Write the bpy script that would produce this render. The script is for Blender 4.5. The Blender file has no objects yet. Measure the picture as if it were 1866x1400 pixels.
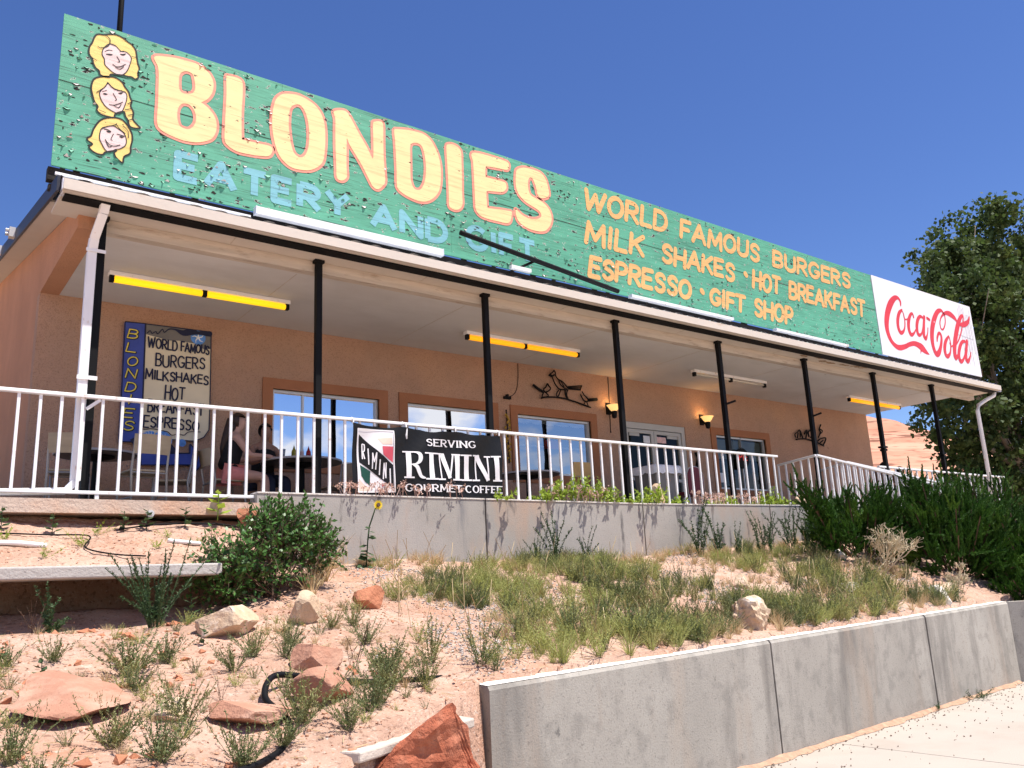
import bpy, math, random
import numpy as np
from mathutils import Vector, Matrix, noise
from mathutils.geometry import tessellate_polygon
R = math.radians
random.seed(7); rng = np.random.default_rng(7)
scene = bpy.context.scene
col = scene.collection

# ------------------------------------------------------------------ camera
YAW, PITCH, ROLL = R(37.3923), R(13.5081), R(-2.7262)
fwd = Vector((math.sin(YAW)*math.cos(PITCH), math.cos(YAW)*math.cos(PITCH), math.sin(PITCH)))
right = Vector((math.cos(YAW), -math.sin(YAW), 0)); up = right.cross(fwd)
r2 = right*math.cos(ROLL) + up*math.sin(ROLL); u2 = up*math.cos(ROLL) - right*math.sin(ROLL)
cam = bpy.data.cameras.new('camera'); cam.sensor_width = 36; cam.lens = 1555.33/1866*36
cam.clip_start = .05; cam.clip_end = 5000
co = bpy.data.objects.new('camera', cam); col.objects.link(co)
mm = Matrix.Identity(4)
for i in range(3):
    mm[i][0], mm[i][1], mm[i][2] = r2[i], u2[i], -fwd[i]
mm[0][3], mm[1][3], mm[2][3] = 0, 0, 1.6
co.matrix_world = mm
scene.camera = co

# ------------------------------------------------------------------ sun, sky, exposure
SUN_EL, SUN_AZ = R(69), R(34)              # azimuth measured from -Y towards +X
sdir = Vector((math.sin(SUN_AZ)*math.cos(SUN_EL), -math.cos(SUN_AZ)*math.cos(SUN_EL), math.sin(SUN_EL)))
sl = bpy.data.lights.new('sun', 'SUN'); sl.energy = 5.0; sl.angle = R(.5); sl.color = (1, .95, .87)
so = bpy.data.objects.new('sun', sl); col.objects.link(so)
so.rotation_euler = sdir.to_track_quat('Z', 'Y').to_euler()
world = bpy.data.worlds.new('World'); scene.world = world; world.use_nodes = True
wn = world.node_tree; wn.nodes.clear()
def wnode(t, **k):
    n = wn.nodes.new(t)
    for a, b in k.items(): setattr(n, a, b)
    return n
sky = wnode('ShaderNodeTexSky', sky_type='NISHITA', sun_disc=False, sun_elevation=SUN_EL, sun_rotation=math.pi-SUN_AZ,
            altitude=1300, air_density=1.0, dust_density=.3, ozone_density=2.4)
bg = wnode('ShaderNodeBackground'); bg.inputs[1].default_value = .09
wo = wnode('ShaderNodeOutputWorld')
# cumulus in the half of the sky that faces the front of the building
tc = wnode('ShaderNodeTexCoord')
nz = wnode('ShaderNodeTexNoise'); nz.inputs['Scale'].default_value = 5.5; nz.inputs['Detail'].default_value = 8; nz.inputs['Roughness'].default_value = .55
mp = wnode('ShaderNodeMapping'); mp.inputs['Scale'].default_value = (1, 1, 1.9)
wn.links.new(tc.outputs['Generated'], mp.inputs[0]); wn.links.new(mp.outputs[0], nz.inputs['Vector'])
rp = wnode('ShaderNodeMapRange'); rp.inputs[1].default_value = .53; rp.inputs[2].default_value = .62
wn.links.new(nz.outputs['Fac'], rp.inputs[0])
sp = wnode('ShaderNodeSeparateXYZ'); wn.links.new(tc.outputs['Generated'], sp.inputs[0])
mk = wnode('ShaderNodeMapRange'); mk.inputs[1].default_value = -.25; mk.inputs[2].default_value = -.45
wn.links.new(sp.outputs['Y'], mk.inputs[0])
ml = wnode('ShaderNodeMath', operation='MULTIPLY'); wn.links.new(rp.outputs[0], ml.inputs[0]); wn.links.new(mk.outputs[0], ml.inputs[1])
mx = wnode('ShaderNodeMixRGB'); mx.inputs[2].default_value = (7.5, 7.5, 7.9, 1)
hs = wnode('ShaderNodeHueSaturation'); hs.inputs['Hue'].default_value = .515; hs.inputs['Saturation'].default_value = 1.2; hs.inputs['Value'].default_value = 1.12
wn.links.new(sky.outputs[0], hs.inputs['Color'])
wn.links.new(ml.outputs[0], mx.inputs[0]); wn.links.new(hs.outputs[0], mx.inputs[1])
wn.links.new(mx.outputs[0], bg.inputs[0]); wn.links.new(bg.outputs[0], wo.inputs[0])
vs = scene.view_settings; vs.view_transform = 'Standard'; vs.look = 'None'; vs.gamma = 1; vs.exposure = .72; vs.use_curve_mapping = False
scene.cycles.max_bounces = 8

# ------------------------------------------------------------------ materials
def mat(name, c, rough=.85, var=.18, scale=5, bump=0, bscale=40, spec=.3, metal=0, layers=(), rnd=0, stretch=(1,1,1), emit=0, trans=0):
    """layers: (colour, (sx,sy,sz), lo, hi, amount): noise-masked stains and wear"""
    m = bpy.data.materials.new(name); m.use_nodes = True
    nt = m.node_tree; b = nt.nodes['Principled BSDF']; L = nt.links.new
    N = nt.nodes.new
    geo = N('ShaderNodeNewGeometry')
    def nse(sc, st, det=5):
        mp = N('ShaderNodeMapping'); mp.inputs['Scale'].default_value = st
        L(geo.outputs['Position'], mp.inputs[0])
        n = N('ShaderNodeTexNoise'); n.inputs['Scale'].default_value = sc; n.inputs['Detail'].default_value = det+2; n.inputs['Roughness'].default_value = .6
        L(mp.outputs[0], n.inputs['Vector']); return n.outputs['Fac']
    n1 = nse(scale, stretch)
    mr = N('ShaderNodeMapRange'); mr.inputs[1].default_value = .25; mr.inputs[2].default_value = .75
    mr.inputs[3].default_value = 1-var; mr.inputs[4].default_value = 1+var
    L(n1, mr.inputs[0])
    mul = N('ShaderNodeVectorMath'); mul.operation = 'SCALE'; mul.inputs[0].default_value = c
    L(mr.outputs[0], mul.inputs['Scale'])
    out = mul.outputs[0]
    if rnd:
        oi = N('ShaderNodeObjectInfo'); m2 = N('ShaderNodeMapRange'); m2.inputs[3].default_value = 1-rnd; m2.inputs[4].default_value = 1+rnd
        L(oi.outputs['Random'], m2.inputs[0])
        s2 = N('ShaderNodeVectorMath'); s2.operation = 'SCALE'; L(out, s2.inputs[0]); L(m2.outputs[0], s2.inputs['Scale']); out = s2.outputs[0]
    for lc, st, lo, hi, am in layers:
        n = nse(1, st)
        r = N('ShaderNodeMapRange'); r.inputs[1].default_value = lo; r.inputs[2].default_value = hi; r.inputs[4].default_value = am
        L(n, r.inputs[0])
        x = N('ShaderNodeMixRGB'); x.inputs[2].default_value = (*lc, 1)
        L(r.outputs[0], x.inputs[0]); L(out, x.inputs[1]); out = x.outputs[0]
    L(out, b.inputs['Base Color'])
    b.inputs['Roughness'].default_value = rough; b.inputs['Metallic'].default_value = metal
    b.inputs['Specular IOR Level'].default_value = spec
    if emit:
        b.inputs['Emission Color'].default_value = (*c, 1); b.inputs['Emission Strength'].default_value = emit
    if trans:                                                     # thin leaf: some light comes through
        tr = N('ShaderNodeBsdfTranslucent'); ms = N('ShaderNodeMixShader'); ms.inputs[0].default_value = trans
        L(out, tr.inputs[0]); L(b.outputs[0], ms.inputs[1]); L(tr.outputs[0], ms.inputs[2])
        L(ms.outputs[0], nt.nodes['Material Output'].inputs[0])
    if bump:
        nb = nse(bscale, stretch, 3); bp = N('ShaderNodeBump'); bp.inputs['Strength'].default_value = bump; bp.inputs['Distance'].default_value = .02
        L(nb, bp.inputs['Height']); L(bp.outputs[0], b.inputs['Normal'])
    return m
def glass_mat(name, refl, tint=(.02,.025,.03), dirt=.0):
    m = bpy.data.materials.new(name); m.use_nodes = True; nt = m.node_tree; nt.nodes.clear(); N = nt.nodes.new; L = nt.links.new
    o = N('ShaderNodeOutputMaterial'); g = N('ShaderNodeBsdfGlossy'); g.inputs['Roughness'].default_value = .015; g.inputs['Color'].default_value = (.90, .92, .95, 1)
    t = N('ShaderNodeBsdfTransparent'); t.inputs[0].default_value = (.5, .52, .5, 1)
    ms = N('ShaderNodeMixShader'); ms.inputs[0].default_value = refl
    geo = N('ShaderNodeNewGeometry'); n = N('ShaderNodeTexNoise'); n.inputs['Scale'].default_value = 1.1; L(geo.outputs['Position'], n.inputs['Vector'])
    bp = N('ShaderNodeBump'); bp.inputs['Strength'].default_value = .06; bp.inputs['Distance'].default_value = .05
    L(n.outputs[0], bp.inputs['Height']); L(bp.outputs[0], g.inputs['Normal'])
    L(t.outputs[0], ms.inputs[1]); L(g.outputs[0], ms.inputs[2]); L(ms.outputs[0], o.inputs[0])
    return m
def sign_paint(name, c, wear, var=.12):
    """old oil paint on plywood: fine horizontal cracks, bare patches with pale primer rims"""
    return mat(name, c, .6, var, 1.6, .35, 1, .35, stretch=(1, 1, 3), layers=(
        (tuple(x*.70 for x in c), (.9, 1, 3.5), .48, .66, .55 if wear > .9 else .15),
        (tuple(x*.55 for x in c), (1.5, 1, 26), .50, .70, .6),
        ((.75, .72, .66), (8, 1, 17), .655-wear*.045, .665-wear*.045, .8 if wear > .6 else 0),
        ((.018, .016, .014), (8, 1, 17), .67-wear*.045, .68-wear*.045, 1),
        ((.02, .022, .018), (1.5, 1, 105), .645-wear*.06, .68-wear*.06, .8)))

# ------------------------------------------------------------------ mesh helpers
class MB:
    def __init__(s): s.v = []; s.f = []
    def add(s, vs, fs):
        o = len(s.v); s.v += [tuple(v) for v in vs]; s.f += [tuple(i+o for i in f) for f in fs]; return s
    def box(s, x0, x1, y0, y1, z0, z1):
        return s.add([(x0,y0,z0),(x1,y0,z0),(x1,y1,z0),(x0,y1,z0),(x0,y0,z1),(x1,y0,z1),(x1,y1,z1),(x0,y1,z1)],
                     [(0,3,2,1),(4,5,6,7),(0,1,5,4),(1,2,6,5),(2,3,7,6),(3,0,4,7)])
    def bar(s, a, b, w, h=None, up=(0,0,1)):
        """box beam from a to b, w wide, h high"""
        h = h or w; a = Vector(a); b = Vector(b); d = (b-a).normalized(); u = Vector(up)
        if abs(d.dot(u)) > .95: u = Vector((0,1,0))
        x = d.cross(u).normalized(); y = x.cross(d)
        vs = [p + x*(w/2)*i + y*(h/2)*j for p in (a,b) for i,j in ((-1,-1),(1,-1),(1,1),(-1,1))]
        return s.add(vs, [(0,1,2,3),(7,6,5,4),(0,4,5,1),(1,5,6,2),(2,6,7,3),(3,7,4,0)])
    def tube(s, pts, r, n=8, cap=True):
        pts = [Vector(p) for p in pts]; rs = r if isinstance(r, (list,tuple)) else [r]*len(pts)
        o = len(s.v); fs = []; ref = Vector((.31,.2,.93))
        for i, p in enumerate(pts):
            d = (pts[min(i+1,len(pts)-1)] - pts[max(i-1,0)]).normalized()
            x = d.cross(ref)
            if x.length < .05: x = d.cross(Vector((1,0,0)))
            x.normalize(); y = d.cross(x)
            for k in range(n):
                a = 2*math.pi*k/n; s.v.append(tuple(p + (x*math.cos(a)+y*math.sin(a))*rs[i]))
        for i in range(len(pts)-1):
            for k in range(n):
                s.f.append((o+i*n+k, o+i*n+(k+1)%n, o+(i+1)*n+(k+1)%n, o+(i+1)*n+k))
        if cap:
            s.f.append(tuple(o+k for k in range(n))[::-1]); s.f.append(tuple(o+(len(pts)-1)*n+k for k in range(n)))
        return s
    def lathe(s, c, prof, n=20):
        o = len(s.v)
        for r, z in prof:
            for k in range(n):
                a = 2*math.pi*k/n; s.v.append((c[0]+r*math.cos(a), c[1]+r*math.sin(a), c[2]+z))
        for i in range(len(prof)-1):
            for k in range(n): s.f.append((o+i*n+k, o+i*n+(k+1)%n, o+(i+1)*n+(k+1)%n, o+(i+1)*n+k))
        s.f.append(tuple(o+k for k in range(n))[::-1]); s.f.append(tuple(o+(len(prof)-1)*n+k for k in range(n)))
        return s
    def prism(s, poly, axis, a, b):
        """polygon given in the two other axes, extruded along axis from a to b"""
        n = len(poly)
        P = lambda q, t: {0:(t,q[0],q[1]), 1:(q[0],t,q[1]), 2:(q[0],q[1],t)}[axis]
        return s.add([P(q,a) for q in poly]+[P(q,b) for q in poly],
                     [tuple(range(n))[::-1], tuple(range(n,2*n))]+[(i,(i+1)%n,n+(i+1)%n,n+i) for i in range(n)])
    def build(s, name, m, parent=None, smooth=False, bevel=0):
        return link_mesh(name, s.v, s.f, m, parent, smooth, bevel)
def root_loc(p):
    o = Vector((0,0,0))
    while p is not None: o += Vector(p.location); p = p.parent
    return o
def quad_mesh(name, q, m, parent=None):
    v = np.asarray(q,float).reshape(-1,3)
    if parent is not None: v = v - np.array(root_loc(parent))
    me = bpy.data.meshes.new(name); n = len(v)//4
    me.vertices.add(len(v)); me.vertices.foreach_set('co', v.astype(np.float32).ravel())
    me.loops.add(n*4); me.loops.foreach_set('vertex_index', np.arange(n*4,dtype=np.int32))
    me.polygons.add(n); me.polygons.foreach_set('loop_start', np.arange(0,n*4,4,dtype=np.int32))
    me.update(calc_edges=True); me.materials.append(m)
    o = bpy.data.objects.new(name, me); col.objects.link(o); o.parent = parent
    return o
def link_mesh(name, v, f, m, parent=None, smooth=False, bevel=0):
    me = bpy.data.meshes.new(name)
    v = np.asarray(v, float).reshape(-1,3)
    if parent is not None: v = v - np.array(root_loc(parent))
    me.from_pydata(v.tolist(), [], [tuple(q) for q in f]); me.update()
    for x in (m if isinstance(m, (list,tuple)) else [m]): me.materials.append(x)
    o = bpy.data.objects.new(name, me); col.objects.link(o); o.parent = parent
    if smooth:
        for p in me.polygons: p.use_smooth = True
    if bevel:
        b = o.modifiers.new('bevel','BEVEL'); b.width = bevel; b.segments = 2; b.limit_method = 'ANGLE'
    return o
def tag(o, label, cat, group=None):
    o['label'] = label; o['category'] = cat
    if group: o['group'] = group
    return o
def thing(name, label, cat, loc=(0,0,0), group=None):
    o = bpy.data.objects.new(name, None); col.objects.link(o); o.location = loc
    o.empty_display_size = .1
    return tag(o, label, cat, group)
def struct(o): o['kind'] = 'structure'; return o
def copy_tree(o, parent=None):
    c = o.copy(); col.objects.link(c); c.parent = parent
    for ch in [x for x in bpy.data.objects if x.parent == o]: copy_tree(ch, c)
    return c
def catmull(pts, k=5, closed=False):
    P = [np.array(p, float) for p in pts]; n = len(P); out = []
    for i in range(n if closed else n-1):
        g = lambda j: P[j % n] if closed else P[max(0,min(n-1,j))]
        a,b,c,d = g(i-1),g(i),g(i+1),g(i+2)
        for t in np.arange(k)/k:
            out.append(.5*((2*b)+(-a+c)*t+(2*a-5*b+4*c-d)*t*t+(-a+3*b-3*c+d)*t**3))
    if not closed: out.append(P[-1])
    return out
class Flat:
    """thin paint laid on an upright plane y = Y(x,z): ribbons and filled shapes in (x,z)"""
    def __init__(s, Y, step=.00006):
        s.mb = MB(); s.Y = Y if callable(Y) else (lambda x,z: Y); s.off = 0; s.step = step
    def P(s, x, z): return (x, s.Y(x,z)-s.off, z)
    def fill(s, loops):
        vs = [Vector((p[0],p[1],0)) for l in loops for p in l]
        t = tessellate_polygon([[Vector((p[0],p[1],0)) for p in l] for l in loops])
        s.mb.add([s.P(v.x,v.y) for v in vs], t); s.off += s.step
    def disc(s, x, z, r, n=14):
        s.mb.add([s.P(x+r*math.cos(2*math.pi*k/n), z+r*math.sin(2*math.pi*k/n)) for k in range(n)], [tuple(range(n))]); s.off += s.step
    def ribbon(s, pts, w=None, round_=True, closed=False, sub=None):
        P = [(p[0],p[1],(p[2] if len(p) > 2 else 1)*(w if w and len(p)<3 else 1)) for p in pts]
        if closed: P = P+[P[0]]
        if sub:
            Q = [P[0]]
            for a,b in zip(P,P[1:]):
                n = max(1,int(math.hypot(b[0]-a[0],b[1]-a[1])/sub))
                Q += [tuple(a[j]+(b[j]-a[j])*k/n for j in range(3)) for k in range(1,n+1)]
            P = Q
        P = [P[0]]+[b for a,b in zip(P,P[1:]) if math.hypot(b[0]-a[0],b[1]-a[1]) > 1e-5]
        runs = [[P[0]]]
        for i in range(1,len(P)):
            runs[-1].append(P[i])
            if i < len(P)-1:
                a = math.atan2(P[i][1]-P[i-1][1],P[i][0]-P[i-1][0]); b = math.atan2(P[i+1][1]-P[i][1],P[i+1][0]-P[i][0])
                if abs((b-a+math.pi)%(2*math.pi)-math.pi) > .8: runs.append([P[i]])
        for r in runs:
            if len(r) < 2: continue
            V = []
            for i,(x,z,ww) in enumerate(r):
                a = r[max(0,i-1)]; b = r[min(len(r)-1,i+1)]
                dx,dz = b[0]-a[0],b[1]-a[1]; l = math.hypot(dx,dz) or 1; nx,nz = -dz/l,dx/l
                V += [s.P(x+nx*ww/2,z+nz*ww/2), s.P(x-nx*ww/2,z-nz*ww/2)]
            s.mb.add(V, [(2*i,2*i+1,2*i+3,2*i+2) for i in range(len(r)-1)]); s.off += s.step
            if round_:
                s.disc(r[0][0],r[0][1],r[0][2]/2); s.disc(r[-1][0],r[-1][1],r[-1][2]/2)
            elif runs.index(r) > 0: s.disc(r[0][0],r[0][1],r[0][2]/2*.95)
    def build(s, name, m, parent): return s.mb.build(name, m, parent)
# ------------------------------------------------------------------ brush-stroke capitals (unit height)
def arc(cx,cy,rx,ry,a0,a1,n=10): return [(cx+rx*math.cos(R(a0+(a1-a0)*i/n)), cy+ry*math.sin(R(a0+(a1-a0)*i/n))) for i in range(n+1)]
SS = [(.56,.82)]+arc(.31,.76,.25,.24,40,220,8)+arc(.31,.25,.27,.25,60,-150,8)
GL = {
'A':(.78,[[(0,0),(.39,1),(.78,0)],[(.16,.34),(.62,.34)]]),
'B':(.6,[[(0,0),(0,1)],[(0,1)]+arc(.3,.76,.25,.24,90,-90,7)+[(0,.52)],[(.3,.52)]+arc(.32,.26,.28,.26,90,-90,8)+[(0,0)]]),
'C':(.7,[arc(.38,.5,.38,.5,45,315,16)]),
'D':(.68,[[(0,0),(0,1)],[(0,1)]+arc(.26,.5,.42,.5,90,-90,12)+[(0,0)]]),
'E':(.54,[[(.54,1),(0,1),(0,0),(.54,0)],[(0,.52),(.46,.52)]]),
'F':(.52,[[(.52,1),(0,1),(0,0)],[(0,.5),(.44,.5)]]),
'G':(.72,[arc(.38,.5,.38,.5,45,330,16)+[(.72,.42),(.46,.42)]]),
'H':(.66,[[(0,0),(0,1)],[(.66,0),(.66,1)],[(0,.5),(.66,.5)]]),
'I':(.1,[[(.05,0),(.05,1)]]),
'K':(.64,[[(0,0),(0,1)],[(.6,1),(.04,.44)],[(.2,.58),(.64,0)]]),
'L':(.52,[[(0,1),(0,0),(.52,0)]]),
'M':(.84,[[(0,0),(.06,1),(.42,.22),(.78,1),(.84,0)]]),
'N':(.68,[[(0,0),(0,1),(.68,0),(.68,1)]]),
'O':(.74,[arc(.37,.5,.37,.5,90,450,20)]),
'P':(.58,[[(0,0),(0,1)],[(0,1)]+arc(.3,.73,.28,.27,90,-90,8)+[(0,.46)]]),
'R':(.62,[[(0,0),(0,1)],[(0,1)]+arc(.3,.74,.28,.26,90,-90,8)+[(0,.48)],[(.24,.48),(.62,0)]]),
'S':(.58,[SS]),
'T':(.66,[[(0,1),(.66,1)],[(.33,1),(.33,0)]]),
'U':(.66,[[(0,1),(0,.32)]+arc(.33,.32,.33,.32,180,360,10)+[(.66,1)]]),
'V':(.72,[[(0,1),(.36,0),(.72,1)]]),
'W':(1.0,[[(0,1),(.2,0),(.5,.85),(.72,0),(1,1)]]),
'Y':(.7,[[(0,1),(.35,.48),(.7,1)],[(.35,.48),(.35,0)]])}
def lay_text(fl, txt, x0, x1, z0, z1, h, w, slant=0, gap=.2, round_=True, jit=0, serif=False, sub=None, caps1=1.0):
    rr = random.Random(txt)
    tot = sum(GL[c][0] for c in txt)+gap*(len(txt)-1)
    ex = w/2; sx = (x1-x0-w-max(0,slant)*h)/tot; x = x0+ex
    off0 = fl.off
    for i,c in enumerate(txt):
        fl.off = off0; gw, st = GL[c]; f = (x-x0)/(x1-x0); zb = z0+(z1-z0)*f+(rr.uniform(-jit,jit)*h if jit else 0)
        hh = (h-w)*(1+(rr.uniform(-jit,jit)*.6 if jit else 0))*(caps1 if i == 0 else 1)
        tl = rr.uniform(-jit,jit)*.5
        for s_ in st:
            Q = [(x+p[0]*sx+(slant+tl)*p[1]*hh, zb+w/2+p[1]*hh) for p in s_]
            if serif:
                Q2 = []
                for k in range(len(Q)):
                    a = Q[max(0,k-1)]; b = Q[min(len(Q)-1,k+1)]
                    v = abs(b[1]-a[1])/(math.hypot(b[0]-a[0],b[1]-a[1]) or 1)
                    thin = c in 'NUV' and len(s_) == 2 and s_[0][0] > .5
                    Q2.append((*Q[k], w*(.55+.7*v**2)))
                if len(Q2) == 2 or len(s_) <= 5:                 # straight runs: every leg keeps its own weight
                    for a,b in zip(Q,Q[1:]):
                        v = abs(b[1]-a[1])/(math.hypot(b[0]-a[0],b[1]-a[1]) or 1)
                        fl.ribbon([(*a, w*(.62+.63*v**2)),(*b, w*(.62+.63*v**2))], round_=False, sub=sub)
                    for p,q in zip(Q,s_):
                        if q[1] in (0,1) and c not in 'O': fl.ribbon([(p[0]-w*.95,p[1],w*.5),(p[0]+w*.95,p[1],w*.5)], round_=False)
                else: fl.ribbon(Q2, round_=False, sub=sub)
            else: fl.ribbon([(*q, w) for q in Q], round_=round_, sub=sub)
        x += (gw+gap)*sx
# ------------------------------------------------------------------ colours
WOOD = (.30,.24,.19)
M_stucco = mat('stucco', (.49,.305,.215), .95, .14, 1.0, 1.0, 60, .1, layers=(((.42,.28,.205), (.8,.8,.6), .44,.62,.6), ((.54,.33,.215), (1.1,1.1,.8), .53,.68,.5), ((.26,.14,.09), (55,55,55), .52,.66,.55), ((.05,.03,.025), (3.2,3.2,3.2), .74,.77,.8)))
M_gable = mat('gable_stucco', (.56,.29,.175), .95, .12, 1.1, .9, 55, .1, layers=(((.44,.24,.15), (9,9,.7), .55,.75,.5), ((.35,.18,.11), (30,30,30), .66,.78,.4)))
M_trim = mat('brown_trim', (.36,.16,.085), .9, .10, 2, .5, 60, .15)
M_soffit = mat('soffit_paint', (.62,.605,.60), .85, .08, .8, .1, 20, .2, layers=(((.48,.45,.43), (.5,1.1,1), .48,.7,.5), ((.20,.17,.14), (3.5,3.5,3.5), .72,.76,.6)))
M_eave = mat('eave_paint', (.60,.54,.48), .8, .05, .8, .15, 20, .2, layers=(((.42,.28,.16), (2.2,4,4), .66,.78,.6), ((.55,.45,.36), (.6,3,3), .55,.8,.4)))
M_beam = mat('weathered_beam', (.55,.48,.41), .9, .18, 2, .4, 12, .15, stretch=(.6,3,9), layers=(((.34,.26,.20), (3,14,14), .55,.70,.75),))
M_gutter = mat('white_gutter', (.68,.70,.79), .4, .06, 1, .05, 10, .45, layers=(((.45,.40,.36), (1.2,9,9), .62,.78,.35),))
M_roof = mat('metal_roof', (.55,.6,.68), .28, .08, 2, 0, 1, .5, .8)
M_rake = mat('dark_rake', (.028,.03,.045), .5, .2, 3)
M_black = mat('black_paint', (.007,.007,.008), .6, .2, 4, spec=.12)
M_dark = mat('dark_timber', (.022,.018,.016), .85, .3, 6, .4, 20)
M_white = mat('white_enamel', (.80,.79,.80), .42, .05, 3, .08, 15, .45, layers=(((.45,.26,.13), (9,9,6), .62,.70,.6), ((.62,.58,.55), (2,2,2), .55,.7,.35)))
M_alu = mat('aluminium', (.62,.60,.58), .35, .06, 3, 0, 1, .5, .35)
M_doorpale = mat('door_frame_paint', (.46,.46,.44), .45, .06, 3)
M_glassA = glass_mat('window_glass', .80)
M_glassB = glass_mat('door_glass', .022)
M_glassC = glass_mat('shaded_glass', .06)
M_glassD = glass_mat('window_glass_dim', .42)
M_floor = mat('porch_concrete', (.23,.205,.19), .9, .12, 2, .3, 30)
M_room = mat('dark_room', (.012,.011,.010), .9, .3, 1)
M_blind = mat('white_blind', (.72,.74,.78), .7, .05, 2)
M_conc = mat('concrete', (.36,.335,.305), .92, .14, 1.0, .2, 60, .15, layers=(((.47,.43,.41), (.5,.5,.35), .47,.66,.6), ((.17,.17,.185), (2.6,2.6,.35), .56,.68,.75), ((.45,.30,.215), (1.3,1.3,.6), .52,.68,.65), ((.08,.075,.08), (6,6,1.2), .60,.68,.75), ((.22,.205,.19), (40,40,40), .57,.66,.45)))
M_conc2 = mat('retaining_concrete', (.345,.318,.282), .92, .16, .9, .22, 75, .15, layers=(((.44,.41,.365), (.7,.7,.5), .46,.66,.7), ((.165,.15,.135), (1.9,1.9,.4), .51,.66,.75), ((.22,.205,.185), (5,5,5), .52,.64,.5), ((.09,.085,.085), (8,8,6), .68,.73,.6), ((.38,.29,.22), (1.7,1.7,.35), .53,.68,.55), ((.14,.13,.12), (55,55,55), .56,.66,.5)))
M_cap = mat('concrete_cap', (.72,.67,.62), .9, .08, 3, .5, 40)
M_curb = mat('curb_concrete', (.56,.44,.36), .9, .14, 2, .5, 30, layers=(((.62,.32,.18), (1.1,1.1,1.1), .5,.66,.6), ((.25,.24,.24), (3,3,3), .64,.7,.5)))
M_side = mat('sidewalk', (.40,.35,.305), .92, .06, .8, .25, 60, .15, layers=(((.32,.265,.22), (.9,.9,.9), .48,.7,.6), ((.42,.33,.27), (30,30,30), .70,.75,.4)))
M_soil = mat('red_soil', (.46,.295,.22), .97, .2, 1.8, 1.0, 38, .05, layers=(((.54,.39,.31), (.9,.9,.9), .48,.68,.7), ((.42,.20,.12), (1.5,1.5,1.5), .54,.70,.7), ((.56,.46,.38), (14,14,14), .58,.68,.6), ((.34,.20,.14), (2.4,2.4,2.4), .52,.66,.55), ((.20,.115,.08), (26,26,26), .55,.64,.75), ((.60,.50,.43), (40,40,40), .60,.66,.6)))
M_ground = mat('far_ground', (.52,.36,.25), .95, .15, .3)

M_rot = mat('water_stain', (.30,.20,.12), .95, .45, 9, .4, 30, layers=(((.55,.48,.40),(9,16,9),.5,.6,.8),))
M_stub = mat('old_concrete', (.50,.43,.37), .9, .15, 4, .4, 30)
# ------------------------------------------------------------------ the cafe
BX = thing('cafe_building', 'long peach stucco diner with deep shaded porch, black posts and white gutter', 'building', (1.46,11.43,2.6))
YW, YB, ZS, XL, XR = 11.43, 18.0, 5.45, 1.46, 19.88
ROOF = lambda y: 5.74+.2*(y-8.72)
# facade with its openings
OP = [(4.45,6.14,3.5,4.53),(6.64,8.25,3.5,4.53),(8.81,10.5,3.5,4.53),(11.32,13.08,2.6,4.62),(13.99,15.64,3.4,4.53)]
w = MB(); w.box(XL-.013,XL+.2,YW,YW+.2,2.2,ZS-.005); x = XL+.2
for a,b,c,d in OP:
    w.box(x,a,YW,YW+.2,2.4,ZS+.1)
    if c > 2.61: w.box(a,b,YW,YW+.2,2.4,c)
    w.box(a,b,YW,YW+.2,d,ZS+.1); x = b
w.box(x,XR,YW,YW+.2,2.4,ZS+.1)
w.box(XR-.2,XR,YW+.2,YB,2.4,ZS+.1)
w.build('wall', M_stucco, BX)
g = MB(); g.prism([(YW+.201,2.2),(YB,2.2),(YB,ROOF(YB)-.12),(9.16,ROOF(9.16)-.13),(9.16,ZS-.004),(YW+.201,ZS-.004)],0,XL-.012,XL+.2)
g.build('gable_wall', M_gable, BX)
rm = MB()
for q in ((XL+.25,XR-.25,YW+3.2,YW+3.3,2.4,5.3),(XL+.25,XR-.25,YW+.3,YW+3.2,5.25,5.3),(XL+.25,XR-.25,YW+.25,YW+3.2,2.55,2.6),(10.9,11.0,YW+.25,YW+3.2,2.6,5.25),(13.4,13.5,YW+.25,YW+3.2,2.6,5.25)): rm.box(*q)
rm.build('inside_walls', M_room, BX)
MB().box(XL+.2,XR,9.26,YW-.001,ZS,ZS+.03).build('soffit', M_soffit, BX)
for x in (3.9,6.35,8.8,11.25,13.7,16.15,18.6): MB().box(x-.004,x+.004,9.3,YW,ZS-.003,ZS-.001).build('soffit_joint', M_beam, BX)
MB().box(XL+.2,20.72,9.14,9.26,ZS-.005,5.585).build('beam', M_beam, BX)
MB().box(XL-.25,20.95,8.62,9.28,5.588,5.61).box(XL-.25,20.95,8.60,8.625,5.588,5.70).build('eave_board', M_eave, BX)
for x in (3.0,5.5,7.9,10.4,13.0,15.4,17.9): MB().bar((x,8.66,5.586),(x+.02,9.12,5.586),.012,.004).build('board_joint', M_beam, BX)
# water damage on the underside of the eave near the right end
rw_ = random.Random(9)
for k in range(7):
    cx_ = 13.75+.33*k+rw_.uniform(-.1,.1); cy_ = 8.98+rw_.uniform(-.08,.05); a_ = rw_.uniform(.12,.26); b_ = rw_.uniform(.03,.07)
    MB().add([(cx_+a_*math.cos(t)*rw_.uniform(.5,1.2),cy_+b_*math.sin(t)*rw_.uniform(.5,1.3),5.5868-.0002*k) for t in [q*math.pi/8 for q in range(16)]],[tuple(range(16))]).build('peeled_patch', M_rot, BX)
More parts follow.
